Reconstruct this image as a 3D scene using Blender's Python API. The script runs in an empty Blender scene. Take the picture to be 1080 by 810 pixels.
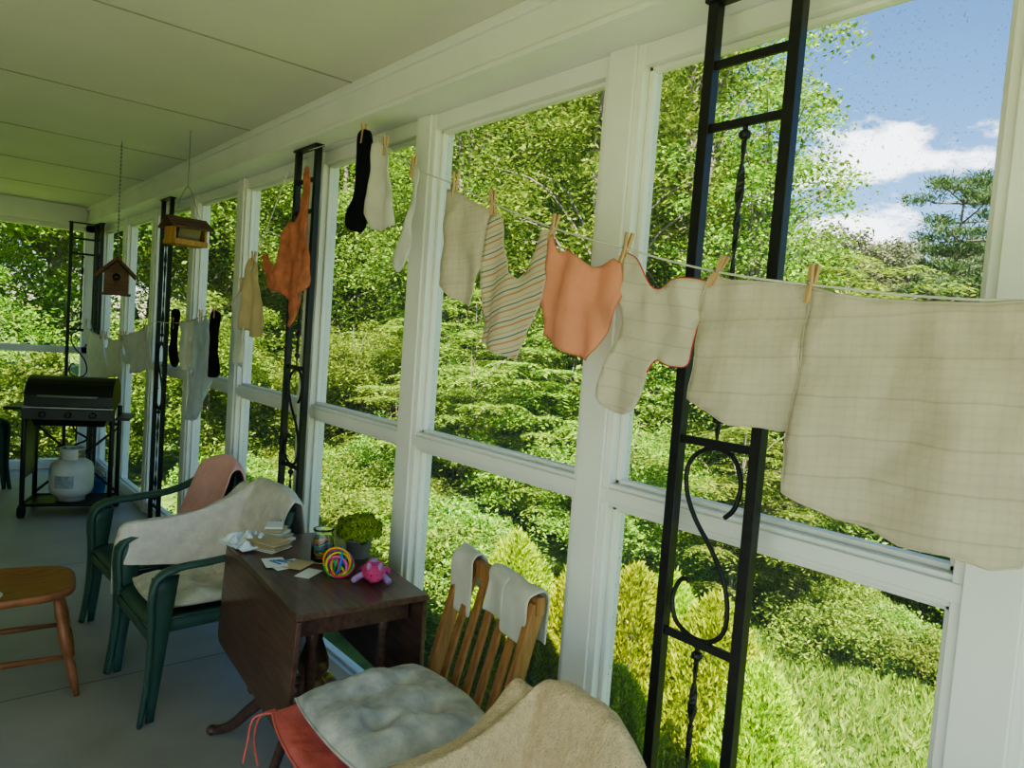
import bpy, math, random
import numpy as np
from mathutils import Vector, Matrix, noise
from mathutils.geometry import delaunay_2d_cdt
random.seed(7)
rng=np.random.default_rng(11)
SC=bpy.context.scene
COL=bpy.context.collection
pi=math.pi
# ------------------------------------------------------------------ helpers
def rotz(a): return Matrix.Rotation(a,4,'Z')
def TR(x,y,z,a=0): return Matrix.Translation((x,y,z))@rotz(a)
class MB:
    def __init__(s): s.v=[]; s.f=[]; s.m=[]; s.s=[]
    def add(s,vs,fs,mat=0,smooth=False,M=None):
        o=len(s.v)
        for p in vs:
            p=Vector(p)
            if M is not None: p=M@p
            s.v.append(tuple(p))
        for f in fs:
            s.f.append([i+o for i in f]); s.m.append(mat); s.s.append(smooth)
    def box(s,x0,x1,y0,y1,z0,z1,mat=0,M=None):
        vs=[(x0,y0,z0),(x1,y0,z0),(x1,y1,z0),(x0,y1,z0),(x0,y0,z1),(x1,y0,z1),(x1,y1,z1),(x0,y1,z1)]
        s.add(vs,[(0,3,2,1),(4,5,6,7),(0,1,5,4),(1,2,6,5),(2,3,7,6),(3,0,4,7)],mat,False,M)
    def bar(s,p0,p1,w,h,mat=0,up=(0,0,1),M=None,w1=None,h1=None):
        p0=Vector(p0);p1=Vector(p1); d=(p1-p0).normalized(); up=Vector(up)
        a=d.cross(up)
        if a.length<1e-4: a=d.cross(Vector((1,0,0)))
        a.normalize(); b=a.cross(d).normalized()
        w1=w1 or w; h1=h1 or h
        vs=[]
        for p,ww,hh in ((p0,w,h),(p1,w1,h1)):
            for sa,sb in ((-1,-1),(1,-1),(1,1),(-1,1)): vs.append(p+a*sa*ww/2+b*sb*hh/2)
        s.add(vs,[(0,1,2,3),(7,6,5,4),(0,4,5,1),(1,5,6,2),(2,6,7,3),(3,7,4,0)],mat,False,M)
    def tube(s,pts,r,seg=8,mat=0,smooth=True,M=None,flat=1.0,twist=0.0,up=None,caps=True):
        pts=[Vector(p) for p in pts]; n=len(pts)
        rs=r if isinstance(r,(list,tuple)) else [r]*n
        vs=[];a=None
        for i,p in enumerate(pts):
            d=(pts[min(i+1,n-1)]-pts[max(i-1,0)])
            d=d.normalized() if d.length>1e-9 else Vector((0,0,1))
            if a is None:
                q=Vector(up) if up else (Vector((0,0,1)) if abs(d.z)<.9 else Vector((1,0,0)))
                a=q-d*q.dot(d); a.normalize()
            else:
                a=a-d*a.dot(d)
                if a.length<1e-6: a=d.orthogonal()
                a.normalize()
            b=d.cross(a)
            tw=twist*i
            for k in range(seg):
                t=2*pi*k/seg+(pi/4 if seg==4 else 0)
                cx=math.cos(t)*rs[i]; cy=math.sin(t)*rs[i]*flat
                x=cx*math.cos(tw)-cy*math.sin(tw); y=cx*math.sin(tw)+cy*math.cos(tw)
                vs.append(p+a*x+b*y)
        fs=[]
        for i in range(n-1):
            for k in range(seg):
                k2=(k+1)%seg
                fs.append((i*seg+k,i*seg+k2,(i+1)*seg+k2,(i+1)*seg+k))
        if caps:
            fs.append(tuple(range(seg-1,-1,-1))); fs.append(tuple((n-1)*seg+k for k in range(seg)))
        s.add(vs,fs,mat,smooth,M)
    def lathe(s,prof,c=(0,0,0),seg=20,mat=0,M=None,smooth=True,axis=None):
        vs=[];fs=[]
        R=Matrix.Identity(4)
        if axis is not None: R=Vector((0,0,1)).rotation_difference(Vector(axis)).to_matrix().to_4x4()
        for r,z in prof:
            for k in range(seg):
                t=2*pi*k/seg
                vs.append(Vector(c)+(R@Vector((r*math.cos(t),r*math.sin(t),z))))
        for i in range(len(prof)-1):
            for k in range(seg):
                k2=(k+1)%seg
                fs.append((i*seg+k,i*seg+k2,(i+1)*seg+k2,(i+1)*seg+k))
        fs.append(tuple(range(seg-1,-1,-1))); fs.append(tuple((len(prof)-1)*seg+k for k in range(seg)))
        s.add(vs,fs,mat,smooth,M)
    def sheet(s,fn,nu,nv,mat=0,M=None,smooth=True):
        vs=[];fs=[]
        for j in range(nv+1):
            for i in range(nu+1): vs.append(fn(i/nu,j/nv))
        for j in range(nv):
            for i in range(nu):
                a=j*(nu+1)+i; fs.append((a,a+1,a+nu+2,a+nu+1))
        s.add(vs,fs,mat,smooth,M)
    def blob(s,c,r,mat=0,M=None,seg=14,rings=9,bump=0,seed=0):
        c=Vector(c); rx,ry,rz=(r,r,r) if not isinstance(r,(tuple,list)) else r
        vs=[];fs=[]
        for j in range(1,rings):
            ph=pi*j/rings
            for k in range(seg):
                t=2*pi*k/seg
                d=Vector((math.sin(ph)*math.cos(t),math.sin(ph)*math.sin(t),math.cos(ph)))
                q=1+bump*noise.noise(d*2.5+Vector((seed,seed*2,0)))
                vs.append(c+Vector((d.x*rx*q,d.y*ry*q,d.z*rz*q)))
        vs.append(c+Vector((0,0,rz))); vs.append(c-Vector((0,0,rz)))
        T=len(vs)-2;B=len(vs)-1
        for j in range(rings-2):
            for k in range(seg):
                k2=(k+1)%seg; fs.append((j*seg+k,(j+1)*seg+k,(j+1)*seg+k2,j*seg+k2))
        for k in range(seg):
            k2=(k+1)%seg; fs.append((T,k,k2)); fs.append((B,(rings-2)*seg+k2,(rings-2)*seg+k))
        s.add(vs,fs,mat,True,M)
    def build(s,name,mats,bevel=0,solid=0,sub=0,parent=None):
        me=bpy.data.meshes.new(name)
        me.from_pydata(s.v,[],s.f); me.update()
        me.polygons.foreach_set("material_index",s.m); me.polygons.foreach_set("use_smooth",s.s)
        for m in mats: me.materials.append(m)
        o=bpy.data.objects.new(name,me); COL.objects.link(o)
        if solid:
            md=o.modifiers.new("solid",'SOLIDIFY'); md.thickness=solid; md.offset=0
        if bevel:
            md=o.modifiers.new("bevel",'BEVEL'); md.width=bevel; md.segments=2; md.limit_method='ANGLE'; md.angle_limit=math.radians(40)
        if sub:
            md=o.modifiers.new("sub",'SUBSURF'); md.levels=sub; md.render_levels=sub
        if parent: o.parent=parent
        return o
def catmull(pts,n=6,closed=False):
    P=[Vector(p) for p in pts]; N=len(P); out=[]
    rngi=range(N) if closed else range(N-1)
    for i in rngi:
        if closed: p0,p1,p2,p3=P[i-1],P[i],P[(i+1)%N],P[(i+2)%N]
        else: p0,p1,p2,p3=P[max(i-1,0)],P[i],P[i+1],P[min(i+2,N-1)]
        for k in range(n):
            t=k/n
            out.append(.5*((2*p1)+(-p0+p2)*t+(2*p0-5*p1+4*p2-p3)*t*t+(-p0+3*p1-3*p2+p3)*t**3))
    if not closed: out.append(P[-1])
    return out
# ------------------------------------------------------------------ materials
def newmat(name):
    m=bpy.data.materials.new(name); m.use_nodes=True; nt=m.node_tree; nt.nodes.clear()
    return m,nt,nt.nodes,nt.links
def mat(name,col,rough=.6,metal=0,var=.12,vs=6,bump=0,bs=40,trans=0,spec=.5,stretch=(1,1,1),coat=0,col2=None,detail=4):
    m,nt,N,L=newmat(name)
    out=N.new('ShaderNodeOutputMaterial'); b=N.new('ShaderNodeBsdfPrincipled')
    tc=N.new('ShaderNodeTexCoord'); mp=N.new('ShaderNodeMapping'); mp.inputs['Scale'].default_value=stretch
    L.new(tc.outputs['Object'],mp.inputs[0])
    nz=N.new('ShaderNodeTexNoise'); nz.inputs['Scale'].default_value=vs; nz.inputs['Detail'].default_value=detail
    L.new(mp.outputs[0],nz.inputs['Vector'])
    rp=N.new('ShaderNodeValToRGB'); rp.color_ramp.elements[0].position=.3; rp.color_ramp.elements[1].position=.7
    c2=col2 or tuple(min(1,c*(1+var)) for c in col)
    c1=tuple(c*(1-var) for c in col)
    rp.color_ramp.elements[0].color=(*c1,1); rp.color_ramp.elements[1].color=(*c2,1)
    L.new(nz.outputs['Fac'],rp.inputs[0]); L.new(rp.outputs[0],b.inputs['Base Color'])
    b.inputs['Roughness'].default_value=rough; b.inputs['Metallic'].default_value=metal
    b.inputs['Specular IOR Level'].default_value=spec; b.inputs['Coat Weight'].default_value=coat
    if bump:
        n2=N.new('ShaderNodeTexNoise'); n2.inputs['Scale'].default_value=bs; n2.inputs['Detail'].default_value=5
        L.new(mp.outputs[0],n2.inputs['Vector'])
        bp=N.new('ShaderNodeBump'); bp.inputs['Strength'].default_value=bump; bp.inputs['Distance'].default_value=.01
        L.new(n2.outputs['Fac'],bp.inputs['Height']); L.new(bp.outputs[0],b.inputs['Normal'])
    if trans:
        t=N.new('ShaderNodeBsdfTranslucent'); mx=N.new('ShaderNodeMixShader'); mx.inputs[0].default_value=trans
        L.new(rp.outputs[0],t.inputs[0]); L.new(b.outputs[0],mx.inputs[1]); L.new(t.outputs[0],mx.inputs[2]); L.new(mx.outputs[0],out.inputs[0])
    else: L.new(b.outputs[0],out.inputs[0])
    return m
def math_node(N,L,op,a,b=None):
    n=N.new('ShaderNodeMath'); n.operation=op
    for i,x in enumerate((a,b)):
        if x is None: continue
        if isinstance(x,(int,float)): n.inputs[i].default_value=x
        else: L.new(x,n.inputs[i])
    return n.outputs[0]
def stripe_mat(name,col,stripes,period,direction,trans=.35,warp=.01,bump=.3,rough=.9,plaid=None):
    m,nt,N,L=newmat(name)
    out=N.new('ShaderNodeOutputMaterial'); b=N.new('ShaderNodeBsdfPrincipled'); b.inputs['Roughness'].default_value=rough
    b.inputs['Specular IOR Level'].default_value=.1
    tc=N.new('ShaderNodeTexCoord')
    dt=N.new('ShaderNodeVectorMath'); dt.operation='DOT_PRODUCT'; dt.inputs[1].default_value=direction
    L.new(tc.outputs['Object'],dt.inputs[0])
    nz=N.new('ShaderNodeTexNoise'); nz.inputs['Scale'].default_value=6; L.new(tc.outputs['Object'],nz.inputs['Vector'])
    w=math_node(N,L,'MULTIPLY',nz.outputs['Fac'],warp)
    s=math_node(N,L,'ADD',dt.outputs['Value'],w)
    fr=math_node(N,L,'FRACT',math_node(N,L,'DIVIDE',s,period))
    rp=N.new('ShaderNodeValToRGB'); rp.color_ramp.interpolation='CONSTANT'
    rp.color_ramp.elements[0].position=0; rp.color_ramp.elements[0].color=(*col,1)
    rp.color_ramp.elements[1].position=stripes[0][0]; rp.color_ramp.elements[1].color=(*stripes[0][1],1)
    for p,c in stripes[1:]:
        e=rp.color_ramp.elements.new(p); e.color=(*c,1)
    L.new(fr,rp.inputs[0])
    cur=rp.outputs[0]
    if plaid:
        sx=N.new('ShaderNodeSeparateXYZ'); L.new(tc.outputs['Object'],sx.inputs[0])
        yy=math_node(N,L,'ADD',sx.outputs[1],w)
        for per,wd,k in ((plaid/4.3,.3,.03),):
            g=math_node(N,L,'GREATER_THAN',math_node(N,L,'FRACT',math_node(N,L,'DIVIDE',yy,per)),1-wd)
            mm=N.new('ShaderNodeMixRGB'); mm.blend_type='MULTIPLY'; L.new(g,mm.inputs[0]); L.new(cur,mm.inputs[1]); mm.inputs[2].default_value=(1-k,1-k,1-k*1.1,1); cur=mm.outputs[0]
        g=math_node(N,L,'GREATER_THAN',math_node(N,L,'FRACT',math_node(N,L,'DIVIDE',s,plaid/4.3)),.7)
        mm=N.new('ShaderNodeMixRGB'); mm.blend_type='MULTIPLY'; L.new(g,mm.inputs[0]); L.new(cur,mm.inputs[1]); mm.inputs[2].default_value=(.965,.965,.96,1); cur=mm.outputs[0]
    n2=N.new('ShaderNodeTexNoise'); n2.inputs['Scale'].default_value=18; n2.inputs['Detail'].default_value=6; L.new(tc.outputs['Object'],n2.inputs['Vector'])
    mul=N.new('ShaderNodeMixRGB'); mul.blend_type='MULTIPLY'; mul.inputs[0].default_value=.20
    L.new(cur,mul.inputs[1]); L.new(n2.outputs['Fac'],mul.inputs[2])
    L.new(mul.outputs[0],b.inputs['Base Color'])
    bp=N.new('ShaderNodeBump'); bp.inputs['Strength'].default_value=bump; bp.inputs['Distance'].default_value=.012
    L.new(n2.outputs['Fac'],bp.inputs['Height']); L.new(bp.outputs[0],b.inputs['Normal'])
    t=N.new('ShaderNodeBsdfTranslucent'); mx=N.new('ShaderNodeMixShader'); mx.inputs[0].default_value=trans
    L.new(mul.outputs[0],t.inputs[0]); L.new(b.outputs[0],mx.inputs[1]); L.new(t.outputs[0],mx.inputs[2]); L.new(mx.outputs[0],out.inputs[0])
    return m
def leaf_mat(name,c1,c2,c3,trans=.4,hue=.482):
    m,nt,N,L=newmat(name)
    out=N.new('ShaderNodeOutputMaterial'); b=N.new('ShaderNodeBsdfPrincipled'); b.inputs['Roughness'].default_value=.55; b.inputs['Specular IOR Level'].default_value=.25
    g=N.new('ShaderNodeNewGeometry'); oi=N.new('ShaderNodeObjectInfo')
    rp=N.new('ShaderNodeValToRGB'); e=rp.color_ramp.elements
    e[0].position=0; e[0].color=(*c1,1); e[1].position=1; e[1].color=(*c3,1)
    x=e.new(.5); x.color=(*c2,1)
    L.new(g.outputs['Random Per Island'],rp.inputs[0])
    hs=N.new('ShaderNodeHueSaturation'); L.new(rp.outputs[0],hs.inputs['Color'])
    hv=math_node(N,L,'ADD',math_node(N,L,'MULTIPLY',oi.outputs['Random'],.045),hue-.012)
    L.new(hv,hs.inputs['Hue'])
    vv=math_node(N,L,'ADD',math_node(N,L,'MULTIPLY',oi.outputs['Random'],.65),.65)
    L.new(vv,hs.inputs['Value'])
    L.new(hs.outputs[0],b.inputs['Base Color'])
    t=N.new('ShaderNodeBsdfTranslucent'); mx=N.new('ShaderNodeMixShader'); mx.inputs[0].default_value=trans
    L.new(hs.outputs[0],t.inputs[0]); L.new(b.outputs[0],mx.inputs[1]); L.new(t.outputs[0],mx.inputs[2]); L.new(mx.outputs[0],out.inputs[0])
    return m
M_white=mat("white_paint",(.80,.775,.74),.45,var=.05,vs=3,bump=.08,bs=25)
M_ceil=mat("ceiling_paint",(.70,.67,.56),.6,var=.04,vs=1.5,bump=.05,bs=12)
M_seam=mat("ceiling_seam",(.36,.34,.27),.7)
M_iron=mat("black_iron",(.010,.010,.012),.42,var=.3,vs=30,bump=.1,bs=80)
M_rope=mat("cotton_rope",(.62,.6,.52),.9)
M_pin=mat("pin_wood",(.52,.33,.17),.7,var=.2,vs=40,stretch=(1,1,.1))
M_green=mat("green_plastic",(.052,.108,.086),.38,var=.15,vs=5,bump=.03,bs=60)
M_dgreen=mat("dark_green_plastic",(.018,.060,.045),.4,var=.15,vs=5)
M_table=mat("dark_mahogany",(.125,.064,.048),.30,var=.35,vs=6,stretch=(9,1,9),bump=.04,bs=30,coat=.2)
M_brass=mat("brass",(.6,.42,.15),.35,metal=1)
M_oak=mat("honey_wood",(.36,.17,.065),.45,var=.3,vs=8,stretch=(8,8,1),bump=.05,bs=30)
M_stool=mat("stool_wood",(.34,.13,.055),.4,var=.3,vs=7,stretch=(2,9,2),bump=.05,bs=30)
M_dark=mat("black_enamel_and_hole_shade",(.012,.012,.012),.35)
M_steel=mat("grey_steel",(.30,.31,.31),.4,metal=.8)
M_panel=mat("dark_grey_enamel",(.05,.05,.05),.4)
M_tank=mat("white_tank_paint",(.64,.62,.58),.4,var=.1,vs=8)
M_rub=mat("rubber",(.02,.02,.02),.8)
M_blue=mat("blue_plastic",(.05,.2,.5),.4)
M_birdbrown=mat("weathered_wood",(.13,.07,.04),.8,var=.4,vs=10,stretch=(1,1,6),bump=.3,bs=30)
M_birdgold=mat("cedar_wood",(.45,.24,.07),.6,var=.25,vs=9,stretch=(6,6,1))
def floor_mat():
    m,nt,N,L=newmat("grey_floor_paint")
    out=N.new('ShaderNodeOutputMaterial'); b=N.new('ShaderNodeBsdfPrincipled')
    tc=N.new('ShaderNodeTexCoord')
    br=N.new('ShaderNodeTexBrick'); br.offset=.5
    br.inputs['Scale'].default_value=1; br.inputs['Mortar Size'].default_value=.004; br.inputs['Brick Width'].default_value=3.4; br.inputs['Row Height'].default_value=1.75
    br.inputs['Mortar Smooth'].default_value=.2
    br.inputs['Color1'].default_value=(.42,.385,.375,1); br.inputs['Color2'].default_value=(.43,.395,.385,1); br.inputs['Mortar'].default_value=(.17,.155,.15,1)
    L.new(tc.outputs['Object'],br.inputs['Vector'])
    nz=N.new('ShaderNodeTexNoise'); nz.inputs['Scale'].default_value=2.2; nz.inputs['Detail'].default_value=8; L.new(tc.outputs['Object'],nz.inputs['Vector'])
    mx=N.new('ShaderNodeMixRGB'); mx.blend_type='OVERLAY'; mx.inputs[0].default_value=.35
    L.new(br.outputs[0],mx.inputs[1]); L.new(nz.outputs['Fac'],mx.inputs[2]); L.new(mx.outputs[0],b.inputs['Base Color'])
    r=N.new('ShaderNodeMapRange'); r.inputs['To Min'].default_value=.35; r.inputs['To Max'].default_value=.6; L.new(nz.outputs['Fac'],r.inputs[0]); L.new(r.outputs[0],b.inputs['Roughness'])
    L.new(b.outputs[0],out.inputs[0]); return m
M_floor=floor_mat()
def screen_mat():
    m,nt,N,L=newmat("insect_screen")
    out=N.new('ShaderNodeOutputMaterial'); d=N.new('ShaderNodeBsdfDiffuse'); d.inputs[0].default_value=(.34,.34,.32,1)
    t2=N.new('ShaderNodeBsdfTranslucent'); t2.inputs[0].default_value=(.38,.38,.36,1); md=N.new('ShaderNodeMixShader'); L.new(d.outputs[0],md.inputs[1]); L.new(t2.outputs[0],md.inputs[2])
    tr=N.new('ShaderNodeBsdfTransparent'); mx=N.new('ShaderNodeMixShader')
    tc=N.new('ShaderNodeTexCoord')
    v=N.new('ShaderNodeTexNoise'); v.inputs['Scale'].default_value=170; v.inputs['Detail'].default_value=1; L.new(tc.outputs['Object'],v.inputs['Vector'])
    v2=N.new('ShaderNodeTexNoise'); v2.inputs['Scale'].default_value=1.6; L.new(tc.outputs['Object'],v2.inputs['Vector'])
    th=math_node(N,L,'SUBTRACT',.855,math_node(N,L,'MULTIPLY',v2.outputs['Fac'],.30))
    g=math_node(N,L,'GREATER_THAN',v.outputs['Fac'],th)
    g=math_node(N,L,'MULTIPLY',g,.5)
    f=math_node(N,L,'ADD',g,.15); L.new(f,mx.inputs[0])
    L.new(tr.outputs[0],mx.inputs[1]); L.new(md.outputs[0],mx.inputs[2]); L.new(mx.outputs[0],out.inputs[0]); return m
M_screen=screen_mat()
cream=(.84,.74,.61)
M_diaper=stripe_mat("cream_muslin",cream,[(.03,(.85,.75,.62)),(.955,(.76,.66,.54))],.078,(0,.06,1),trans=.40,warp=.02,bump=.9,plaid=.085)
M_flour=stripe_mat("cream_quilted_cotton",cream,[(.05,(.85,.76,.64)),(.93,(.75,.66,.55))],.045,(0,-.1,1),trans=.38,warp=.02,bump=.9)
M_stripe=stripe_mat("striped_jersey",(.82,.75,.62),[(.28,(.82,.42,.20)),(.40,(.84,.77,.64)),(.62,(.24,.28,.22)),(.70,(.84,.77,.64)),(.91,(.82,.55,.32))],.046,(0,.28,.96),trans=.35,warp=.012)
M_peach=mat("peach_cotton",(.90,.44,.31),.9,var=.08,vs=10,bump=.7,bs=18,trans=.40,spec=.1)
M_coral=mat("rust_cotton",(.68,.27,.17),.9,var=.22,vs=22,bump=.7,bs=18,trans=.35,spec=.1)
M_red=mat("red_trim",(.50,.06,.05),.8)
M_black=mat("black_knit",(.014,.014,.02),.95,bump=.4,bs=60,spec=.1)
M_wcloth=mat("white_cotton",(.81,.77,.71),.9,var=.06,vs=12,bump=.5,bs=20,trans=.38,spec=.1)
M_ycloth=mat("faded_yellow_cotton",(.74,.60,.38),.9,var=.1,vs=12,bump=.5,bs=20,trans=.38,spec=.1)
M_bluecloth=mat("pale_blue_cotton",(.62,.66,.70),.9,var=.1,vs=12,bump=.5,bs=20,trans=.38,spec=.1)
M_pinktowel=mat("pink_terry",(.96,.52,.50),.95,var=.04,vs=25,bump=.6,bs=110,spec=.05)
M_whitetowel=mat("offwhite_terry",(.78,.69,.63),.95,var=.12,vs=20,bump=.7,bs=110,spec=.05)
M_beige=mat("beige_terry",(.70,.52,.33),.95,var=.12,vs=45,bump=.9,bs=130,spec=.05)
M_redcush=mat("coral_cushion_fabric",(.68,.17,.15),.85,var=.12,vs=8,bump=.3,bs=60,spec=.1)
M_greycush=mat("grey_print_fabric",(.47,.45,.44),.85,var=.22,vs=16,bump=.3,bs=60,spec=.1,col2=(.64,.61,.56))
M_creamcush=mat("cream_cushion_fabric",(.64,.59,.48),.85,var=.15,vs=18,bump=.3,bs=60,spec=.1)
M_paper=mat("paper",(.80,.77,.73),.7,var=.03)
M_card=mat("kraft_card",(.56,.42,.24),.7,var=.15)
M_bark=mat("bark",(.18,.14,.11),.9,var=.4,vs=6,stretch=(3,3,.6),bump=.6,bs=15)
M_leaf=leaf_mat("tree_leaf",(.055,.13,.018),(.16,.27,.035),(.32,.44,.07),.42)
M_leaf2=leaf_mat("bush_leaf",(.065,.155,.02),(.20,.34,.04),(.40,.53,.08),.45)
M_arb=leaf_mat("golden_arborvitae_leaf",(.18,.28,.010),(.44,.53,.015),(.68,.70,.035),.35,hue=.500)
M_pine=leaf_mat("pine_needles",(.04,.09,.025),(.08,.15,.045),(.13,.22,.06),.2)
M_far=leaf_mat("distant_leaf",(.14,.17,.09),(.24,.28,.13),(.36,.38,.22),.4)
M_grassl=leaf_mat("grass_blade",(.08,.17,.015),(.19,.31,.03),(.36,.44,.08),.4)
M_lawn=mat("lawn",(.08,.17,.02),.9,var=.35,vs=2.5,bump=1,bs=20,col2=(.19,.29,.04),detail=10)
# ------------------------------------------------------------------ room shell
YB,YE=-2.2,8.55
mb=MB(); mb.box(-1.6,1.72,YB,YE+.12,-.16,0); mb.build("floor",[M_floor])
mb=MB(); mb.box(-1.6,1.95,YB-.2,YE+.4,2.67,2.78,0)
for y in (-.75,.45,1.65,2.80,3.94,5.07,6.16,7.28):
    mb.box(-1.6,1.42,y-.005,y+.005,2.667,2.672,1)
mb.build("ceiling",[M_ceil,M_seam])
mb=MB(); mb.box(1.42,1.70,YB,YE+.1,2.51,2.67); mb.box(1.405,1.42,YB,YE+.1,2.635,2.67); mb.box(1.410,1.42,YB,YE+.1,2.51,2.53)
mb.build("trim_1",[M_white],bevel=.003)
mb=MB(); mb.box(-1.6,1.42,YE-.15,YE+.1,2.49,2.67); mb.build("trim_2",[M_white],bevel=.003)
posts=[-1.67,-.64,.398,1.44,2.47,3.45,4.485,5.42,6.45,7.47,8.48]
mb=MB()
for y in posts:
    mb.box(1.572,1.66,y-.072,y+.072,0,2.51)
    mb.box(1.560,1.572,y-.050,y+.050,0.0,2.51)
mb.box(1.575,1.655,YB,YE+.1,2.45,2.51); mb.box(1.578,1.655,YB,YE+.1,1.192,1.258); mb.box(1.568,1.578,YB,YE+.1,1.205,1.245)
mb.box(1.575,1.655,YB,YE+.1,0,.09)
for i in range(len(posts)-1):
    a=posts[i]+.072; b=posts[i+1]-.072
    for z0,z1 in ((.09,1.192),(1.258,2.45)):
        mb.box(1.60,1.63,a,a+.016,z0,z1); mb.box(1.60,1.63,b-.016,b,z0,z1)
        mb.box(1.60,1.63,a,b,z0,z0+.014); mb.box(1.60,1.63,a,b,z1-.014,z1)
mb.build("wall_right",[M_white],bevel=.003)
for i in range(len(posts)-1):
    mb=MB(); a=posts[i]+.06; b=posts[i+1]-.06
    mb.add([(1.62,a,.08),(1.62,b,.08),(1.62,b,1.20),(1.62,a,1.20)],[(0,1,2,3)])
    mb.add([(1.62,a,1.25),(1.62,b,1.25),(1.62,b,2.46),(1.62,a,2.46)],[(0,1,2,3)])
    mb.build("window_%d"%(i+1),[M_screen])
mb=MB()
for x in (-1.53,-.5,.52,1.50):
    mb.box(x-.07,x+.07,YE,YE+.09,0,2.51)
mb.box(-1.6,1.57,YE,YE+.09,1.19,1.258); mb.box(-1.6,1.57,YE,YE+.09,0,.09); mb.box(-1.6,1.57,YE,YE+.09,2.44,2.51)
mb.build("wall_back",[M_white],bevel=.003)
mb=MB()
for z0,z1 in ((.08,1.2),(1.25,2.45)): mb.add([(-1.6,YE+.05,z0),(1.57,YE+.05,z0),(1.57,YE+.05,z1),(-1.6,YE+.05,z1)],[(0,1,2,3)])
mb.build("window_20",[M_screen])
YH=1.4  # unseen house wall, opened near the camera to let extra fill light in
mb=MB(); mb.box(-1.75,-1.6,YH,YE+.1,-1.3,2.7)
for k in range(19): mb.box(-1.6,-1.585,YH,YE+.1,.02+k*.14,.02+k*.14+.128)
for y in (-2.1,-.6,YH-.06): mb.box(-1.72,-1.60,y-.06,y+.06,-1.3,2.67)
mb.box(-1.74,-1.6,YB,YH,2.45,2.67)
mb.build("wall_left",[M_white])
mb=MB(); mb.box(-1.6,1.62,YB+.05,YE,-1.25,-.16); mb.build("trim_3",[mat("foundation",(.35,.35,.33),.9)])
# ------------------------------------------------------------------ iron columns
scroll=[(-.04,1.27),(-.065,1.30),(-.075,1.36),(-.05,1.415),(0,1.43),(.05,1.41),(.075,1.37),(.07,1.31),(.04,1.25),(-.01,1.19),(-.05,1.13),(-.07,1.06),(-.065,1.0),(-.03,.965),(.02,.96),(.07,.985),(.085,1.04),(.065,1.09),(.04,1.095)]
def iron_panel(mb,M):
    for y in (-.11,.11): mb.box(-.014,.014,y-.014,y+.014,0,2.50,0,M)
    mb.box(-.022,.022,-.13,.13,2.500,2.51,0,M); mb.box(-.022,.022,-.13,.13,0,.012,0,M)
    for z in (2.35,2.20,1.44,.95,.20,.06): mb.box(-.006,.006,-.10,.10,z-.010,z+.010,0,M)
    for z0,z1 in ((2.20,1.44),(.95,.20)):
        n=60; pts=[(0,0,z0+(z1-z0)*i/n) for i in range(n+1)]
        rs=[]
        for i in range(n+1):
            t=i/n
            rs.append(.0085+ .006*(math.exp(-((t-.22)/.08)**2)+math.exp(-((t-.78)/.08)**2)))
        mb.tube(pts,rs,seg=4,mat=0,smooth=False,M=M,flat=.5,twist=.36,up=(1,0,0))
        for z in (z0-.03*(1 if z0>z1 else -1),z1+.06): mb.lathe([(.009,-.010),(.014,-.005),(.014,.005),(.009,.010)],(0,0,z),10,0,M)
    pts=catmull([(0,y,z) for y,z in scroll],6)
    mb.tube(pts,.0065,seg=6,mat=0,M=M)
for i,yc in enumerate((-1.45,.97,3.375,5.79)):
    mb=MB(); iron_panel(mb,TR(1.49,yc,0)); mb.build("iron_lattice_column",[M_iron],bevel=.0015)
mb=MB(); iron_panel(mb,TR(1.50,8.22,0)); iron_panel(mb,TR(1.385,8.37,0,pi/2)); mb.build("iron_lattice_column",[M_iron])
# ------------------------------------------------------------------ clotheslines
mb=MB()
line=[(1.44,3.26,2.47),(1.40,2.63,2.425),(1.38,2.45,2.35),(1.37,2.22,2.235),(1.37,1.97,2.15),(1.37,1.75,2.065),(1.37,1.47,1.97),(1.37,1.20,1.90),(1.37,.95,1.84),(1.37,.71,1.805),(1.37,.35,1.775),(1.37,-.2,1.80),(1.38,-.9,1.98),(1.46,-1.36,2.2)]
mb.tube(catmull(line,5),.0025,seg=6)
mb.build("clothesline",[M_rope])
mb=MB()
line2=[(1.44,3.49,2.40),(1.38,3.68,2.00),(1.37,3.95,1.76),(1.37,4.3,1.68),(1.37,4.75,1.625),(1.37,5.1,1.60),(1.40,5.65,1.60)]
mb.tube(catmull(line2,5),.003,seg=6)
line3=[(1.40,5.65,1.60),(1.37,6.2,1.48),(1.37,7.0,1.42),(1.37,7.6,1.44),(1.42,8.1,1.55)]
mb.tube(catmull(line3,5),.003,seg=6)
mb.build("clothesline",[M_rope])
def pin(x,y,z,tilt=0,tz=0):
    mb=MB()
    for s in (-1,1):
        mb.bar((s*.0085,0,.040),(s*.004,0,0),.010,.0065,0,up=(1,0,0)); mb.bar((s*.004,0,0),(s*.006,0,-.036),.010,.0065,0,up=(1,0,0))
    mb.tube([(-.010,0,.004),(.010,0,.004)],.004,seg=8,mat=1)
    o=mb.build("clothespin",[M_pin,M_steel]); o.location=(x,y,z); o.rotation_euler=(tilt,0,tz)
for y,z,t in ((2.63,2.425,.15),(2.45,2.35,-.1),(2.22,2.235,.05),(1.955,2.145,.1),(1.75,2.065,-.12),(1.47,1.97,.3),(1.20,1.90,.35),(.93,1.835,.5),(.71,1.805,.12)):
    pin(1.37 if y<2.4 else 1.385,y,z,t,random.uniform(-.4,.4))
for y,z in ((3.70,1.97),(4.25,1.69),(4.5,1.66),(5.04,1.60),(5.8,1.56),(6.4,1.46),(6.55,1.45),(7.1,1.43),(7.3,1.43),(8.0,1.52),(3.85,1.84)):
    pin(1.37,y,z,random.uniform(-.2,.2))
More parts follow.
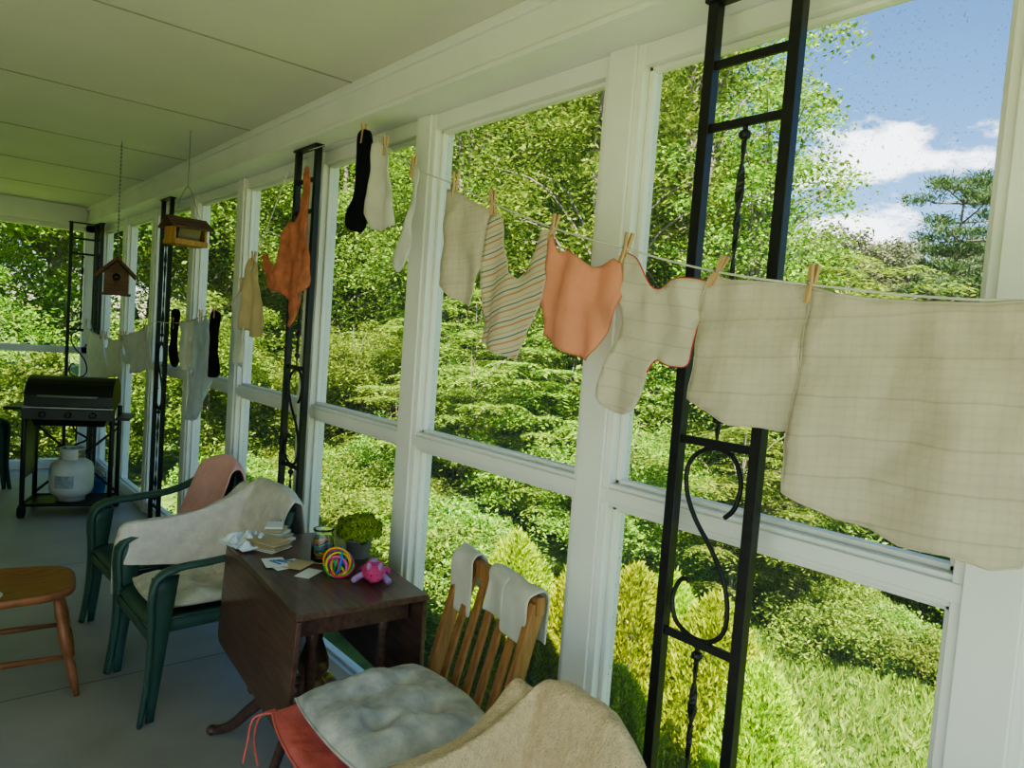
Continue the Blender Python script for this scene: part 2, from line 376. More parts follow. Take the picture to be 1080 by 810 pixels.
def garment(name,outl,x0,mats,amp=.012,smooth=False,pitch=.012,trim=None,fold=9.0,seed=0,thick=.004,trim_from=0,trim_to=1,ridge=1.0):
    P=[Vector((p[0],p[1])) for p in outl]
    if smooth: P=[v for v in catmull([(p[0],p[1],0) for p in outl],6,True)]; P=[Vector((p.x,p.y)) for p in P]
    Q=[]
    for i in range(len(P)):
        a=P[i]; b=P[(i+1)%len(P)]; n=max(1,int((b-a).length/pitch))
        for k in range(n): Q.append(a.lerp(b,k/n))
    nb=len(Q)
    ys=[q.x for q in Q]; zs=[q.y for q in Q]
    def inside(px,py):
        c=False; j=nb-1
        for i in range(nb):
            xi,yi,xj,yj=Q[i].x,Q[i].y,Q[j].x,Q[j].y
            if (yi>py)!=(yj>py) and px<(xj-xi)*(py-yi)/(yj-yi)+xi: c=not c
            j=i
        return c
    pts=list(Q); y=min(ys)+pitch*.7
    while y<max(ys):
        z=min(zs)+pitch*.7
        while z<max(zs):
            if inside(y,z):
                v=Vector((y,z))
                if min((v-q).length_squared for q in Q)>(pitch*.55)**2: pts.append(v)
            z+=pitch
        y+=pitch
    r=delaunay_2d_cdt(pts,[],[list(range(nb))],1,1e-6)
    vs2,fs=r[0],r[2]
    zt=max(zs); zb=min(zs); H=zt-zb; ym=(max(ys)+min(ys))/2; W=max(ys)-min(ys)
    def xx(y,z):
        d=(zt-z)/H
        n1=noise.noise(Vector((y*fold+seed,z*2.2,seed)))
        n2=noise.noise(Vector((y*18+seed,z*14,seed+5)))
        # folds fan out below the pins and lean outward toward the hem
        ph=(y-ym)*(1.25-.5*d)*fold*4.2+2.6*noise.noise(Vector((y*2.5+seed,z*3.5,seed+9)))+seed
        rd_=abs(math.sin(ph*.5))**1.4-.5
        # creases running from the two top corners toward the centre (sag)
        sg=math.sin(24*(z+abs(y-ym)*.55)/max(.25,H)*.5+seed)*math.exp(-((d-.25)/.22)**2)
        return x0+amp*(.35+d)*n1*1.8+amp*.45*n2+ridge*amp*.85*(.15+.85*min(1,d*1.6))*rd_+ridge*amp*.22*sg
    vs=[(xx(v.x,v.y),v.x,v.y) for v in vs2]
    mb=MB(); mb.add(vs,fs,0,True)
    ob=mb.build(name,mats,solid=thick)
    if trim:
        t=MB(); Q2=Q+[Q[0]]; Q2=Q2[int(len(Q2)*trim_from):max(2,int(len(Q2)*trim_to)+1)]
        t.tube([(xx(q.x,q.y),q.x,q.y) for q in Q2],trim[0],seg=5); t.build("hem",[trim[1]],parent=ob)
    return ob
garment("cloth_diaper",[(.71,1.80),(.655,1.785),(.60,1.778),(.50,1.772),(.40,1.770),(.34,1.775),(.29,1.765),(.282,1.60),(.298,1.45),(.32,1.345),(.36,1.332),(.42,1.342),(.50,1.336),(.56,1.352),(.62,1.358),(.715,1.39),(.728,1.48),(.722,1.56),(.712,1.70)],1.37,[M_diaper],.024,seed=1,trim=(.003,M_flour),fold=5)
garment("cloth_diaper",[(.95,1.83),(.89,1.815),(.83,1.812),(.77,1.808),(.715,1.80),(.722,1.66),(.705,1.52),(.75,1.507),(.79,1.510),(.85,1.508),(.90,1.525),(.975,1.55),(.962,1.65),(.975,1.74)],1.375,[M_diaper],.021,seed=4,trim=(.003,M_flour),fold=6.5)
garment("kimono_baby_shirt",[(1.215,1.89),(1.16,1.87),(1.10,1.80),(1.04,1.82),(.975,1.82),(.955,1.80),(.975,1.71),(.985,1.63),(1.03,1.62),(1.075,1.63),(1.10,1.58),(1.12,1.52),(1.16,1.49),(1.22,1.495),(1.25,1.53),(1.235,1.60),(1.215,1.66),(1.20,1.72),(1.22,1.80),(1.23,1.86)],1.37,[M_flour],.022,seed=6,trim=(.0024,M_red),smooth=True,fold=12,trim_from=.0,trim_to=.48)
garment("peach_baby_top",[(1.485,1.945),(1.465,1.95),(1.44,1.90),(1.40,1.905),(1.36,1.885),(1.31,1.855),(1.265,1.865),(1.23,1.875),(1.205,1.86),(1.195,1.79),(1.215,1.74),(1.24,1.69),(1.27,1.645),(1.30,1.615),(1.38,1.635),(1.49,1.675),(1.485,1.72),(1.50,1.78),(1.49,1.85),(1.475,1.90)],1.365,[M_peach],.018,seed=9,trim=(.0022,M_coral),fold=15)
garment("striped_baby_romper",[(1.765,2.03),(1.72,2.03),(1.70,1.99),(1.68,1.91),(1.645,1.85),(1.61,1.83),(1.575,1.86),(1.54,1.91),(1.51,1.965),(1.465,1.965),(1.48,1.88),(1.49,1.79),(1.53,1.70),(1.58,1.60),(1.67,1.615),(1.77,1.64),(1.765,1.72),(1.785,1.82),(1.775,1.93)],1.37,[M_stripe],.016,seed=12,trim=(.0025,M_flour),fold=10)
garment("burp_cloth",[(2.0,2.135),(1.93,2.115),(1.85,2.08),(1.75,2.04),(1.735,2.01),(1.76,1.93),(1.80,1.83),(1.83,1.75),(1.91,1.775),(1.99,1.82),(2.015,1.90),(2.005,2.0)],1.37,[M_diaper],.017,seed=15,trim=(.003,M_flour),fold=9)
garment("black_sock",[(2.675,2.43),(2.57,2.42),(2.55,2.30),(2.545,2.19),(2.57,2.12),(2.59,2.06),(2.64,2.04),(2.73,2.07),(2.735,2.12),(2.68,2.18),(2.665,2.28)],1.385,[M_black],.008,seed=18,smooth=True,thick=.008)
garment("white_baby_pants",[(2.53,2.37),(2.47,2.37),(2.41,2.31),(2.36,2.17),(2.31,2.04),(2.40,2.03),(2.51,2.04),(2.54,2.10),(2.53,2.23)],1.38,[M_wcloth],.014,seed=20,fold=12)
garment("white_strap",[(2.24,2.24),(2.20,2.235),(2.17,2.21),(2.175,2.15),(2.20,2.10),(2.225,2.04),(2.215,1.98),(2.225,1.93),(2.25,1.885),(2.29,1.87),(2.315,1.92),(2.28,1.98),(2.255,2.05),(2.225,2.13),(2.20,2.16),(2.225,2.20)],1.37,[M_wcloth],.012,seed=22,smooth=True,fold=14)
garment("rust_baby_romper",[(3.12,2.34),(3.06,2.34),(3.04,2.20),(3.02,2.0),(3.01,1.83),(3.07,1.77),(3.14,1.70),(3.19,1.64),(3.25,1.66),(3.26,1.76),(3.33,1.80),(3.44,1.81),(3.51,1.86),(3.58,1.98),(3.49,1.98),(3.43,1.93),(3.37,1.96),(3.34,2.05),(3.30,2.13),(3.25,2.11),(3.18,2.12),(3.14,2.22)],1.36,[M_coral],.028,seed=24,fold=13,smooth=True)
garment("faded_bib",[(3.77,1.97),(3.70,1.98),(3.64,1.94),(3.60,1.80),(3.52,1.66),(3.56,1.60),(3.64,1.57),(3.74,1.60),(3.83,1.62),(3.81,1.74),(3.815,1.85)],1.37,[M_ycloth],.016,seed=26,smooth=True,fold=12)
for y0 in (4.16,4.95):
    garment("black_sock",[(y0,1.68),(y0+.16,1.68),(y0+.15,1.52),(y0+.18,1.42),(y0+.12,1.32),(y0-.02,1.33),(y0-.04,1.38),(y0+.03,1.46),(y0+.01,1.56)],1.37,[M_black],.008,seed=y0,smooth=True,thick=.008)
garment("pale_blue_baby_shirt",[(4.62,1.64),(4.50,1.62),(4.41,1.66),(4.34,1.60),(4.30,1.48),(4.28,1.36),(4.36,1.18),(4.44,1.05),(4.58,1.02),(4.70,1.03),(4.68,1.18),(4.60,1.30),(4.64,1.48)],1.37,[M_bluecloth],.02,seed=31,smooth=True,fold=12)
garment("white_washcloth",[(4.92,1.61),(4.62,1.64),(4.60,1.48),(4.63,1.34),(4.88,1.30),(4.91,1.45)],1.375,[M_wcloth],.018,seed=33,fold=11)
garment("white_baby_pants",[(4.01,1.75),(3.90,1.80),(3.81,1.84),(3.78,1.66),(3.75,1.44),(3.86,1.40),(3.94,1.42),(3.97,1.58)],1.375,[M_wcloth],.018,seed=35,fold=12)
garment("cloth_diaper",[(8.1,1.50),(7.7,1.44),(7.23,1.42),(7.15,1.20),(7.09,1.05),(7.45,.98),(7.83,.97),(7.95,1.2)],1.37,[M_wcloth],.03,seed=37,pitch=.03,fold=5)
garment("cloth_diaper",[(7.14,1.42),(6.8,1.41),(6.51,1.44),(6.50,1.25),(6.54,1.13),(6.80,1.09),(7.02,1.08),(7.08,1.25)],1.38,[M_wcloth],.03,seed=39,pitch=.025,fold=5)
garment("cloth_diaper",[(6.44,1.46),(6.0,1.51),(5.66,1.57),(5.62,1.40),(5.60,1.27),(5.95,1.20),(6.24,1.17),(6.36,1.3)],1.37,[M_wcloth],.03,seed=41,pitch=.025,fold=5)
# ------------------------------------------------------------------ plastic chairs
def plastic_chair(M,m):
    mb=MB()
    def seat(u,v):
        y=(u-.5)*.48*(1-.10*(1-v)); x=-.23+v*.50
        z=.42-.018*math.cos((u-.5)*pi)-.012*math.sin(v*pi)+(-.03*max(0,(v-.85)/.15)**2)
        return (x,y,z)
    mb.sheet(seat,14,14)
    mb.sheet(lambda u,v:(.27+.004*v,(u-.5)*.48,.372-.035*v),10,2)
    for s in (-1,1):
        mb.sheet(lambda u,v:(-.23+.5*u, s*(.24*(.90+.10*u)+.003*v), .405-.05*v),10,2)
    def backpt(y,z):
        t=(z-.42)/.44
        return (-.235-.10*t+.16*(y/.25)**2*.35, y, z)
    def topz(y): return .86-.09*(abs(y)/.25)**2.6
    for k in range(7):
        yc=-.192+k*.064
        mb.sheet(lambda u,v:backpt(yc*(1+.06*v)+(u-.5)*.044,.42+v*(topz(yc*(1+.06*v)+(u-.5)*.044)-.07-.42)),2,12)
    mb.sheet(lambda u,v:backpt((u-.5)*.50,topz((u-.5)*.50)-.085*(1-v)),20,3)
    mb.sheet(lambda u,v:backpt((u-.5)*.44,.40+.07*v),12,2)
    for s in (-1,1):
        mb.sheet(lambda u,v:backpt(s*(.215+.035*u),.40+v*(topz(.25)-.42+.02)),2,10)
        path=catmull([(-.30,s*.245,.80),(-.25,s*.27,.72),(-.12,s*.285,.665),(.05,s*.29,.645),(.18,s*.285,.635),(.255,s*.28,.60),(.275,s*.275,.52),(.27,s*.268,.40),(.275,s*.268,.2),(.30,s*.275,0)],6)
        n=len(path); cs=[]
        for i,p in enumerate(path):
            t=i/(n-1)
            cs.append(.030 if t<.45 else .036-.016*((t-.45)/.55))
        mb.tube(path,cs,seg=8,mat=0,flat=.42,up=(0,1,0))
        mb.sheet(lambda u,v:(.275-.075*u*(1-v)-.03*u, s*.262, .60-.60*v),2,10)
        path=[(-.22,s*.225,.42),(-.25,s*.235,.28),(-.29,s*.25,.12),(-.32,s*.26,0)]
        mb.tube(catmull(path,4),[.034-.012*i/12 for i in range(13)],seg=8,flat=.5,up=(1,0,0))
    o=mb.build("plastic_armchair",[m],solid=.006); o.matrix_world=M
    return o
MA=TR(1.07,3.97,0,pi+.05); MBm=TR(1.05,3.29,0,pi+.02); MC=TR(.975,1.12,0,pi-.05)@Matrix.Diagonal((.82,.74,.93,1)); MD=TR(.40,7.85,0,0.3)
plastic_chair(MA,M_green); plastic_chair(MBm,M_green); plastic_chair(MC,M_dgreen); plastic_chair(MD,M_dgreen)
def drape(name,path,y0,y1,m,M,ny=26,nv=40,wr=.012,seed=0,thick=.010,edge=.03,sc=7,yfall=0):
    pp=catmull([(p[0],0,p[1]) for p in path],10); n=len(pp)
    def fn(u,v):
        f=v*(n-1); i=min(int(f),n-2); t=f-i; p=pp[i].lerp(pp[i+1],t)
        d=(pp[min(i+2,n-1)]-pp[i]).normalized(); nr=Vector((d.z,0,-d.x))
        y=y0+(y1-y0)*u
        w=wr*noise.noise(Vector((y*sc+seed,v*2.5,seed)))*1.6+wr*.4*noise.noise(Vector((y*22,v*9,seed)))
        q=p+nr*w
        z=q.z-yfall*abs(y/.25)**2.6
        xx=q.x+(.056*(y/.25)**2 if yfall else 0)
        y+=edge*noise.noise(Vector((seed,v*3,u*2)))
        return (xx,y,z)
    mb=MB(); mb.sheet(fn,ny,nv); o=mb.build(name,[m],solid=thick,sub=1); o.matrix_world=M; return o
drape("pink_towel",[(-.16,.52),(-.225,.66),(-.28,.80),(-.312,.880),(-.35,.892),(-.378,.84),(-.388,.66),(-.392,.50)],-.24,.20,M_pinktowel,MA,seed=3,yfall=.08,edge=.02)
def sstep(x): x=max(0,min(1,x)); return x*x*(3-2*x)
def arm_drape(name,m,M,ynear,seed,thick=.011,front=.275,fall=.9):
    A=catmull([(front,0,.50),(front,0,.60),(front-.03,0,.672),(min(.10,front-.06),0,.690),(-.10,0,.708),(-.22,0,.76),(-.31,0,.83),(-.365,0,.74),(-.38,0,.55)],10)
    B=catmull([(x,0,z) for x,z in [(-.10,.47),(-.18,.50),(-.225,.60),(-.27,.76),(-.31,.868),(-.345,.880),(-.375,.84),(-.385,.70),(-.39,.48)]],10)
    def at(P,v):
        f=v*(len(P)-1); i=min(int(f),len(P)-2); return P[i].lerp(P[i+1],f-i)
    def fn(u,v):
        if u<.14: k=(.14-u)/.14; y=-.325-.012*k; zd=.17*k
        else: y=-.325+(u-.14)/.86*(ynear+.325); zd=0
        aw=sstep((-y-.17)/.11)
        p=at(B,v).lerp(at(A,v),aw)
        ay=abs(y)
        if aw<1: p=p+Vector((.26*ay*ay*(1-aw),0,-fall*max(0,ay-.08)**2*(1-aw)*sstep((p.z-.55)/.3)))
        w=.014*noise.noise(Vector((y*8+seed,v*5,seed)))+.006*noise.noise(Vector((y*20,v*14,seed)))
        return (p.x+w,y+.012*noise.noise(Vector((v*6,u*4,seed))),p.z-zd*(1-.4*sstep((v-.6)/.3))+.6*abs(w))
    mb=MB(); mb.sheet(fn,44,54); o=mb.build(name,[m],solid=thick,sub=1); o.matrix_world=M; return o
arm_drape("offwhite_blanket",M_whitetowel,MBm,.27,8)
arm_drape("beige_towel",M_beige,MC,.285,4,fall=1.9)
def cushion(name,w,d,h,m,M,tufts=(),ties=None,seed=0,tw=.006):
    mb=MB()
    def prof(u,v):
        a=abs(2*u-1); b=abs(2*v-1); e=(1-a**4)*(1-b**4)
        return max(0,e)**.5
    def tuft(x,y):
        t=0
        for tx,ty in tufts: t+=math.exp(-(((x-tx)**2+(y-ty)**2)/.0010))*.6+math.exp(-(((x-tx)**2+(y-ty)**2)/tw))*.35
        return min(1,t)
    def xy(u,v):
        a=2*u-1;b=2*v-1
        return a*w/2*(1-.07*b*b*abs(a)), b*d/2*(1-.07*a*a*abs(b))
    def topf(u,v):
        x,y=xy(u,v); p=prof(u,v)
        return (x,y,h/2+h/2*p*(1-.95*tuft(x,y))+.012*p*noise.noise(Vector((x*9+seed,y*9,seed)))*2+.006*p*noise.noise(Vector((x*30,y*30,seed))))
    def botf(u,v):
        x,y=xy(u,v); p=prof(u,v)
        return (x,y,h/2-h/2*p*.95)
    mb.sheet(topf,44,44); mb.sheet(lambda u,v:botf(1-u,v),44,44)
    loop=[topf(i/36,0) for i in range(36)]+[topf(1,i/36) for i in range(36)]+[topf(1-i/36,1) for i in range(36)]+[topf(0,1-i/36) for i in range(37)]
    mb.tube(loop,.004,seg=6,caps=False)
    for tx,ty in tufts:
        mb.blob((tx,ty,h/2+h/2*.12),(.009,.009,.004),0,seg=8,rings=5)
    for t in (ties or []): mb.tube(catmull(t,6),.004,seg=6)
    o=mb.build(name,[m]); o.matrix_world=M; return o
cushion("seat_cushion",.43,.43,.07,M_creamcush,TR(1.02,3.28,.420,pi),tufts=((-.09,-.09),(.09,-.09),(-.09,.09),(.09,.09)))
# ------------------------------------------------------------------ slat back chair
MS=TR(1.37,1.72,0,pi-.16)
mb=MB()
W2=.225
for s in (-1,1):
    mb.bar((-.10,s*W2,.89),(0.03,s*W2,.38),.03,.045,0,up=(1,0,0)); mb.bar((.03,s*W2,.38),(-.05,s*W2,0),.03,.04,0,up=(1,0,0))
    mb.bar((.43,s*W2,.42),(.45,s*W2,0),.035,.04,0,up=(1,0,0))
    mb.bar((-.0,s*W2,.40),(.46,s*W2,.41),.028,.04,0)
    mb.bar((-.03,s*W2,.18),(.44,s*W2,.20),.022,.022,0)
mb.bar((-.10,-W2-.02,.885),(-.10,W2+.02,.885),.03,.055,0); mb.bar((.012,-W2,.46),(.012,W2,.46),.022,.045,0)
mb.bar((.44,-W2,.40),(.44,W2,.40),.025,.04,0); mb.bar((-.03,-W2,.16),(-.03,W2,.16),.022,.022,0); mb.bar((.45,-W2,.26),(.45,W2,.26),.022,.03,0)
for k in range(5):
    y=-.15+k*.075; mb.bar((-.097,y,.87),(.012,y,.46),.036,.012,0,up=(1,0,0))
for k in range(7):
    x=.03+k*.066; mb.box(x-.028,x+.028,-W2,W2,.418,.434,0)
o=mb.build("slat_back_chair",[M_oak],bevel=.004); o.matrix_world=MS
cushion("seat_cushion",.46,.45,.055,M_redcush,MS@TR(.31,-.035,.436,0.03),ties=[[(.2,-.22,.03),(.24,-.25,.0),(.25,-.26,-.08),(.235,-.255,-.16)],[(.2,-.20,.03),(.26,-.235,.01),(.275,-.24,-.07),(.285,-.24,-.13)],[(-.2,.22,.03),(-.25,.25,0),(-.24,.26,-.1)]])
cushion("seat_cushion",.46,.46,.11,M_greycush,MS@TR(.245,.03,.482,.12),tufts=((-.09,-.09),(.09,-.09),(-.09,.09),(.09,.09)),seed=5,tw=.0035)
def hang(name,y0,y1,l1,l2,m,seed):
    drape(name,[(-.062,.91-l1),(-.066,.88),(-.074,.918),(-.10,.934),(-.127,.915),(-.137,.86),(-.137,.91-l2)],y0,y1,m,MS,ny=14,nv=24,wr=.009,seed=seed,thick=.007,edge=.02,sc=12)
hang("white_sock",-.245,-.115,.19,.12,M_wcloth,3); hang("white_sock",-.02,.10,.12,.13,M_wcloth,7); hang("white_sock",.085,.235,.15,.15,M_wcloth,12)
# ------------------------------------------------------------------ drop-leaf table
MT=TR(1.235,2.49,0,-.09)
mb=MB(); hx,hy=.235,.44
mb.box(-hx,hx,-hy,hy,.718,.74)
for s in (-1,1):
    n=6; rr=.05
    y0,y1,z0,z1=-hy,hy,.325,.715
    outl=[(y0,z1)]+[(y0+rr-rr*math.cos(k/n*pi/2),z0+rr-rr*math.sin(k/n*pi/2)) for k in range(n+1)]+[(y1-rr+rr*math.sin(k/n*pi/2),z0+rr-rr*math.cos(k/n*pi/2)) for k in range(n+1)]+[(y1,z1)]
    m_=len(outl); vs=[]
    for t in (0,.018):
        for y,z in outl: vs.append((s*(hx-.020+t+(.05 if s<0 else .01)*(z1-z)),y,z))
    fs=[tuple(range(m_)),tuple(range(2*m_-1,m_-1,-1))]+[(i,i+m_,(i+1)%m_+m_,(i+1)%m_) for i in range(m_)]
    mb.add(vs,fs,0)
    mb.box(s*(hx-.05)-.009,s*(hx-.05)+.009,-hy+.09,hy-.09,.63,.718)
    mb.box(-hx+.03,hx-.03,s*(hy-.09)-.009,s*(hy-.09)+.009,.63,.718)
mb.box(-.10,.10,-.10,.10,.60,.635)
mb.lathe([(.05,.60),(.035,.585),(.045,.56),(.028,.53),(.03,.45),(.055,.38),(.06,.34),(.04,.30),(.055,.27),(.055,.17),(.03,.155)],(0,0,0),20)
for k in range(4):
    a=pi/4+k*pi/2
    pts=[(.03*math.cos(a),.03*math.sin(a),.23),(.13*math.cos(a),.13*math.sin(a),.235),(.24*math.cos(a),.24*math.sin(a),.14),(.33*math.cos(a),.33*math.sin(a),.05),(.40*math.cos(a),.40*math.sin(a),.02)]
    c=catmull(pts,5); mb.tube(c,[.030-.012*i/(len(c)-1) for i in range(len(c))],seg=8,up=(0,0,1),flat=.75)
    mb.blob((.41*math.cos(a),.41*math.sin(a),.02),(.024,.024,.019),0,seg=10,rings=6)
for s in (-1,1):
    for y in (-hy+.13,hy-.13): 
        mb.lathe([(.018,.63),(.022,.60),(.014,.56),(.02,.50),(.016,.40),(.022,.34),(.02,.17)],(s*.13,y,0),12)
        mb.box(s*.13-.02,s*.13+.02,y-.02,y+.02,.13,.17)
mb.box(-.145,.145,-hy+.115,-hy+.145,.135,.165); mb.box(-.145,.145,hy-.145,hy-.115,.135,.165)
o=mb.build("drop_leaf_table",[M_table,M_brass],bevel=.003); o.matrix_world=MT
mb=MB()
for k in range(9):
    mb.box(-.05,.05,-.075,.075,.001+k*.004,.004+k*.004,random.choice((0,1,1)),TR(random.uniform(-.008,.008),random.uniform(-.012,.012),0,random.uniform(-.12,.12)))
o=mb.build("greeting_card_stack",[M_paper,M_card]); o.matrix_world=TR(1.155,2.78,.74,.5)
mb=MB()
for k in range(5):
    mb.box(-.045,.045,-.035,.035,.001+k*.012,.011+k*.012,k%2,TR(.0,.012*k,0,.2*k))
o=mb.build("flash_card_pile",[M_paper,M_card]); o.matrix_world=TR(1.24,2.86,.74,.3)
mb=MB()
def crump(u,v):
    x=(u-.5)*.17; y=(v-.5)*.20; r=min(1,4*min(u,1-u,v,1-v)+.1)
    return (x,y,.006+.05*r*abs(noise.noise(Vector((x*22,y*22,2))))*1.6)
mb.sheet(crump,26,26,0,smooth=False); o=mb.build("crumpled_plastic_bag",[mat("clear_film",(.72,.76,.80),.15,var=.1,spec=.9)],solid=.001); o.matrix_world=TR(1.10,2.86,.742,.2)
mb=MB()
mb.box(-.06,.06,-.045,.045,.001,.003,0); mb.box(-.055,.05,-.04,.04,.0032,.0048,1,TR(.035,-.03,0,.5)); mb.box(-.04,.04,-.055,.055,.005,.0065,0,TR(-.03,.035,0,-.3))
for k in range(3): mb.box(-.004,.004,-.03,.03,.0066,.0085,2,TR(-.03+.02*k,.03,0,.2+.3*k))
o=mb.build("loose_papers",[M_paper,M_card,M_blue]); o.matrix_world=TR(1.13,2.55,.74,.1)
mb=MB(); mb.box(-.05,.05,-.03,.03,.001,.0025,0,TR(0,0,0,.4)); o=mb.build("index_card",[M_paper]); o.matrix_world=TR(1.16,2.42,.74,.2)
Mg,nt,N,L=newmat("jar_glass"); ou=N.new('ShaderNodeOutputMaterial'); g=N.new('ShaderNodeBsdfGlass'); g.inputs['Roughness'].default_value=.02; g.inputs[0].default_value=(.9,.95,.92,1); L.new(g.outputs[0],ou.inputs[0])
cols=[(.8,.03,.15),(.9,.35,.02),(.75,.65,.03),(.05,.5,.1),(.03,.25,.7),(.35,.08,.5),(.85,.15,.45),(.02,.5,.55)]
MCs=[mat("toy_plastic_%d"%i,c,.4,var=.03) for i,c in enumerate(cols)]
mb=MB(); mb.lathe([(.036,0),(.04,.006),(.04,.075),(.033,.088),(.033,.10),(.036,.10),(.036,.105),(.030,.105),(.030,.088),(.037,.072),(.037,.008),(.0,.006)],(0,0,0),24,0)
for k in range(10):
    r=.026; c=Vector((random.uniform(-.006,.006),random.uniform(-.006,.006),.014+.006*k)); ax=Vector((random.uniform(-.35,.35),random.uniform(-.35,.35),1))
    R=Vector((0,0,1)).rotation_difference(ax).to_matrix()
    mb.tube([c+R@Vector((r*math.cos(t*pi/10),r*math.sin(t*pi/10),0)) for t in range(21)],.003,seg=6,mat=1+k%8,caps=False)
o=mb.build("glass_jar",[Mg]+MCs); o.matrix_world=TR(1.265,2.53,.74)@Matrix.Diagonal((1.1,1.1,1.25,1))
mb=MB()
for k in range(16):
    r=random.uniform(.028,.052); c=Vector((random.uniform(-.012,.012),random.uniform(-.012,.012),.046)); ax=Vector((random.uniform(-1,1),random.uniform(-1,1),random.uniform(-.5,.5))).normalized()
    R=Vector((0,0,1)).rotation_difference(ax).to_matrix()
    c.z=max(.004+r*math.sqrt(1-ax.z**2),.01)
    mb.tube([c+R@Vector((r*math.cos(t*pi/12),r*math.sin(t*pi/12),0)) for t in range(25)],.0042,seg=6,mat=k%8,caps=False)
o=mb.build("rainbow_ring_toy",MCs); o.matrix_world=TR(1.245,2.36,.74)
M_pinkf=mat("pink_knit",(.80,.08,.26),.9,var=.3,vs=30,bump=.5,bs=90); M_mint=mat("lilac_knit",(.45,.25,.5),.9)
mb=MB()
mb.blob((0,0,.035),(.055,.042,.036),0,bump=.25); mb.blob((.055,.01,.042),(.032,.032,.030),0,bump=.2,seed=3)
for s in (-1,1):
    mb.blob((.06,.01+s*.02,.070),(.011,.009,.015),1); mb.tube(catmull([(-.03,s*.02,.03),(-.06,s*.035,.02),(-.08,s*.05,.012)],4),[.014]*8+[.010],seg=8,mat=0)
    mb.tube(catmull([(.02,s*.03,.03),(.03,s*.05,.02),(.05,s*.065,.012)],4),[.012]*8+[.009],seg=8,mat=1)
mb.blob((-.01,.0,.068),(.018,.016,.010),1,bump=.3); mb.blob((.083,.004,.045),(.004,.004,.004),2,seg=8,rings=5); mb.blob((.079,.022,.049),(.004,.004,.004),2,seg=8,rings=5)
o=mb.build("pink_stuffed_toy",[M_pinkf,M_mint,M_black]); o.matrix_world=TR(1.33,2.25,.74,-2.2)
mb=MB(); mb.lathe([(.04,0),(.042,.002),(.052,.07),(.056,.07),(.056,.082),(.048,.082),(.046,.07),(.0,.066)],(0,0,0),24,0)
mb.blob((0,0,.10),(.070,.070,.048),1,bump=.3)
for k in range(1300):
    t=random.uniform(0,2*pi); ph=math.acos(random.uniform(-.25,1)); d=Vector((math.sin(ph)*math.cos(t),math.sin(ph)*math.sin(t),math.cos(ph)))
    q=1+.2*noise.noise(d*3); p=Vector((0,0,.105))+Vector((d.x*.085*q,d.y*.085*q,d.z*.065*q)); s_=random.uniform(.006,.012)
    a=d.orthogonal().normalized(); b=d.cross(a); r=random.uniform(0,6)
    a2=a*math.cos(r)+b*math.sin(r); b2=d.cross(a2)
    mb.add([p-a2*s_+d*.003,p+b2*s_*.7,p+a2*s_+d*.004,p-b2*s_*.7],[(0,1,2,3)],2)
o=mb.build("potted_plant",[mat("grey_pot",(.26,.25,.23),.7,bump=.2),mat("moss",(.06,.10,.015),.9,var=.3,vs=40),leaf_mat("sedum_leaf",(.09,.15,.015),(.20,.28,.03),(.34,.40,.07),.2)]); o.matrix_world=TR(1.415,2.52,.74)
# ------------------------------------------------------------------ wooden chair at left
mb=MB()
vs=[];fs=[];seg=40
def seatout(t,k): 
    c,s=math.cos(t),math.sin(t); e=.55
    x=.235*math.copysign(abs(c)**e,c); y=.225*math.copysign(abs(s)**e,s)*(1-.10*(x/.235))
    return x*k,y*k
rings=[(.0,.435),(.4,.436),(.7,.441),(.9,.452),(.98,.452),(1.0,.446),(1.0,.426),(.97,.418),(.0,.418)]
for k,z in rings:
    for i in range(seg):
        x,y=seatout(2*pi*i/seg,max(k,.001)); vs.append((x,y,z))
for j in range(len(rings)-1):
    for i in range(seg): fs.append((j*seg+i,j*seg+(i+1)%seg,(j+1)*seg+(i+1)%seg,(j+1)*seg+i))
mb.add(vs,fs,0,True)
lp={}
for sx in (-1,1):
    for sy in (-1,1):
        a=Vector((sx*.16,sy*.15,.42)); b=Vector((sx*.245,sy*.215,0)); lp[(sx,sy)]=(a,b)
        prof=[0,.12,.2,.25,.3,.45,.6,.64,.68,.85,1]; rad=[.014,.017,.022,.015,.021,.024,.020,.014,.020,.017,.011]
        mb.tube([a.lerp(b,t) for t in prof],rad,seg=12)
for sy in (-1,1):
    p=lp[(1,sy)][0].lerp(lp[(1,sy)][1],.6); q=lp[(-1,sy)][0].lerp(lp[(-1,sy)][1],.6); mb.tube([p,p.lerp(q,.5),q],[.009,.014,.009],seg=10)
for sx in (-1,1):
    p=lp[(sx,-1)][0].lerp(lp[(sx,-1)][1],.45); q=lp[(sx,1)][0].lerp(lp[(sx,1)][1],.45); mb.tube([p,p.lerp(q,.5),q],[.009,.013,.009],seg=10)
for k in range(7):
    y=-.15+k*.05; mb.tube([(-.19,y,.44),(-.235,y*1.15,.65),(-.27,y*1.25,.86)],[.008,.010,.007],seg=8)
mb.tube(catmull([(-.255,-.24,.87),(-.28,-.12,.885),(-.285,0,.89),(-.28,.12,.885),(-.255,.24,.87)],5),.028,seg=8,flat=.45,up=(0,0,1))
o=mb.build("windsor_chair",[M_stool]); o.matrix_world=TR(.385,3.65,0,-.12)
mb=MB(); mb.lathe([(.035,0),(.05,.004),(.07,.008),(.068,.010),(.05,.007),(.0,.004)],(0,0,0),24); o=mb.build("white_saucer",[M_paper]); o.matrix_world=TR(.27,3.50,.452)
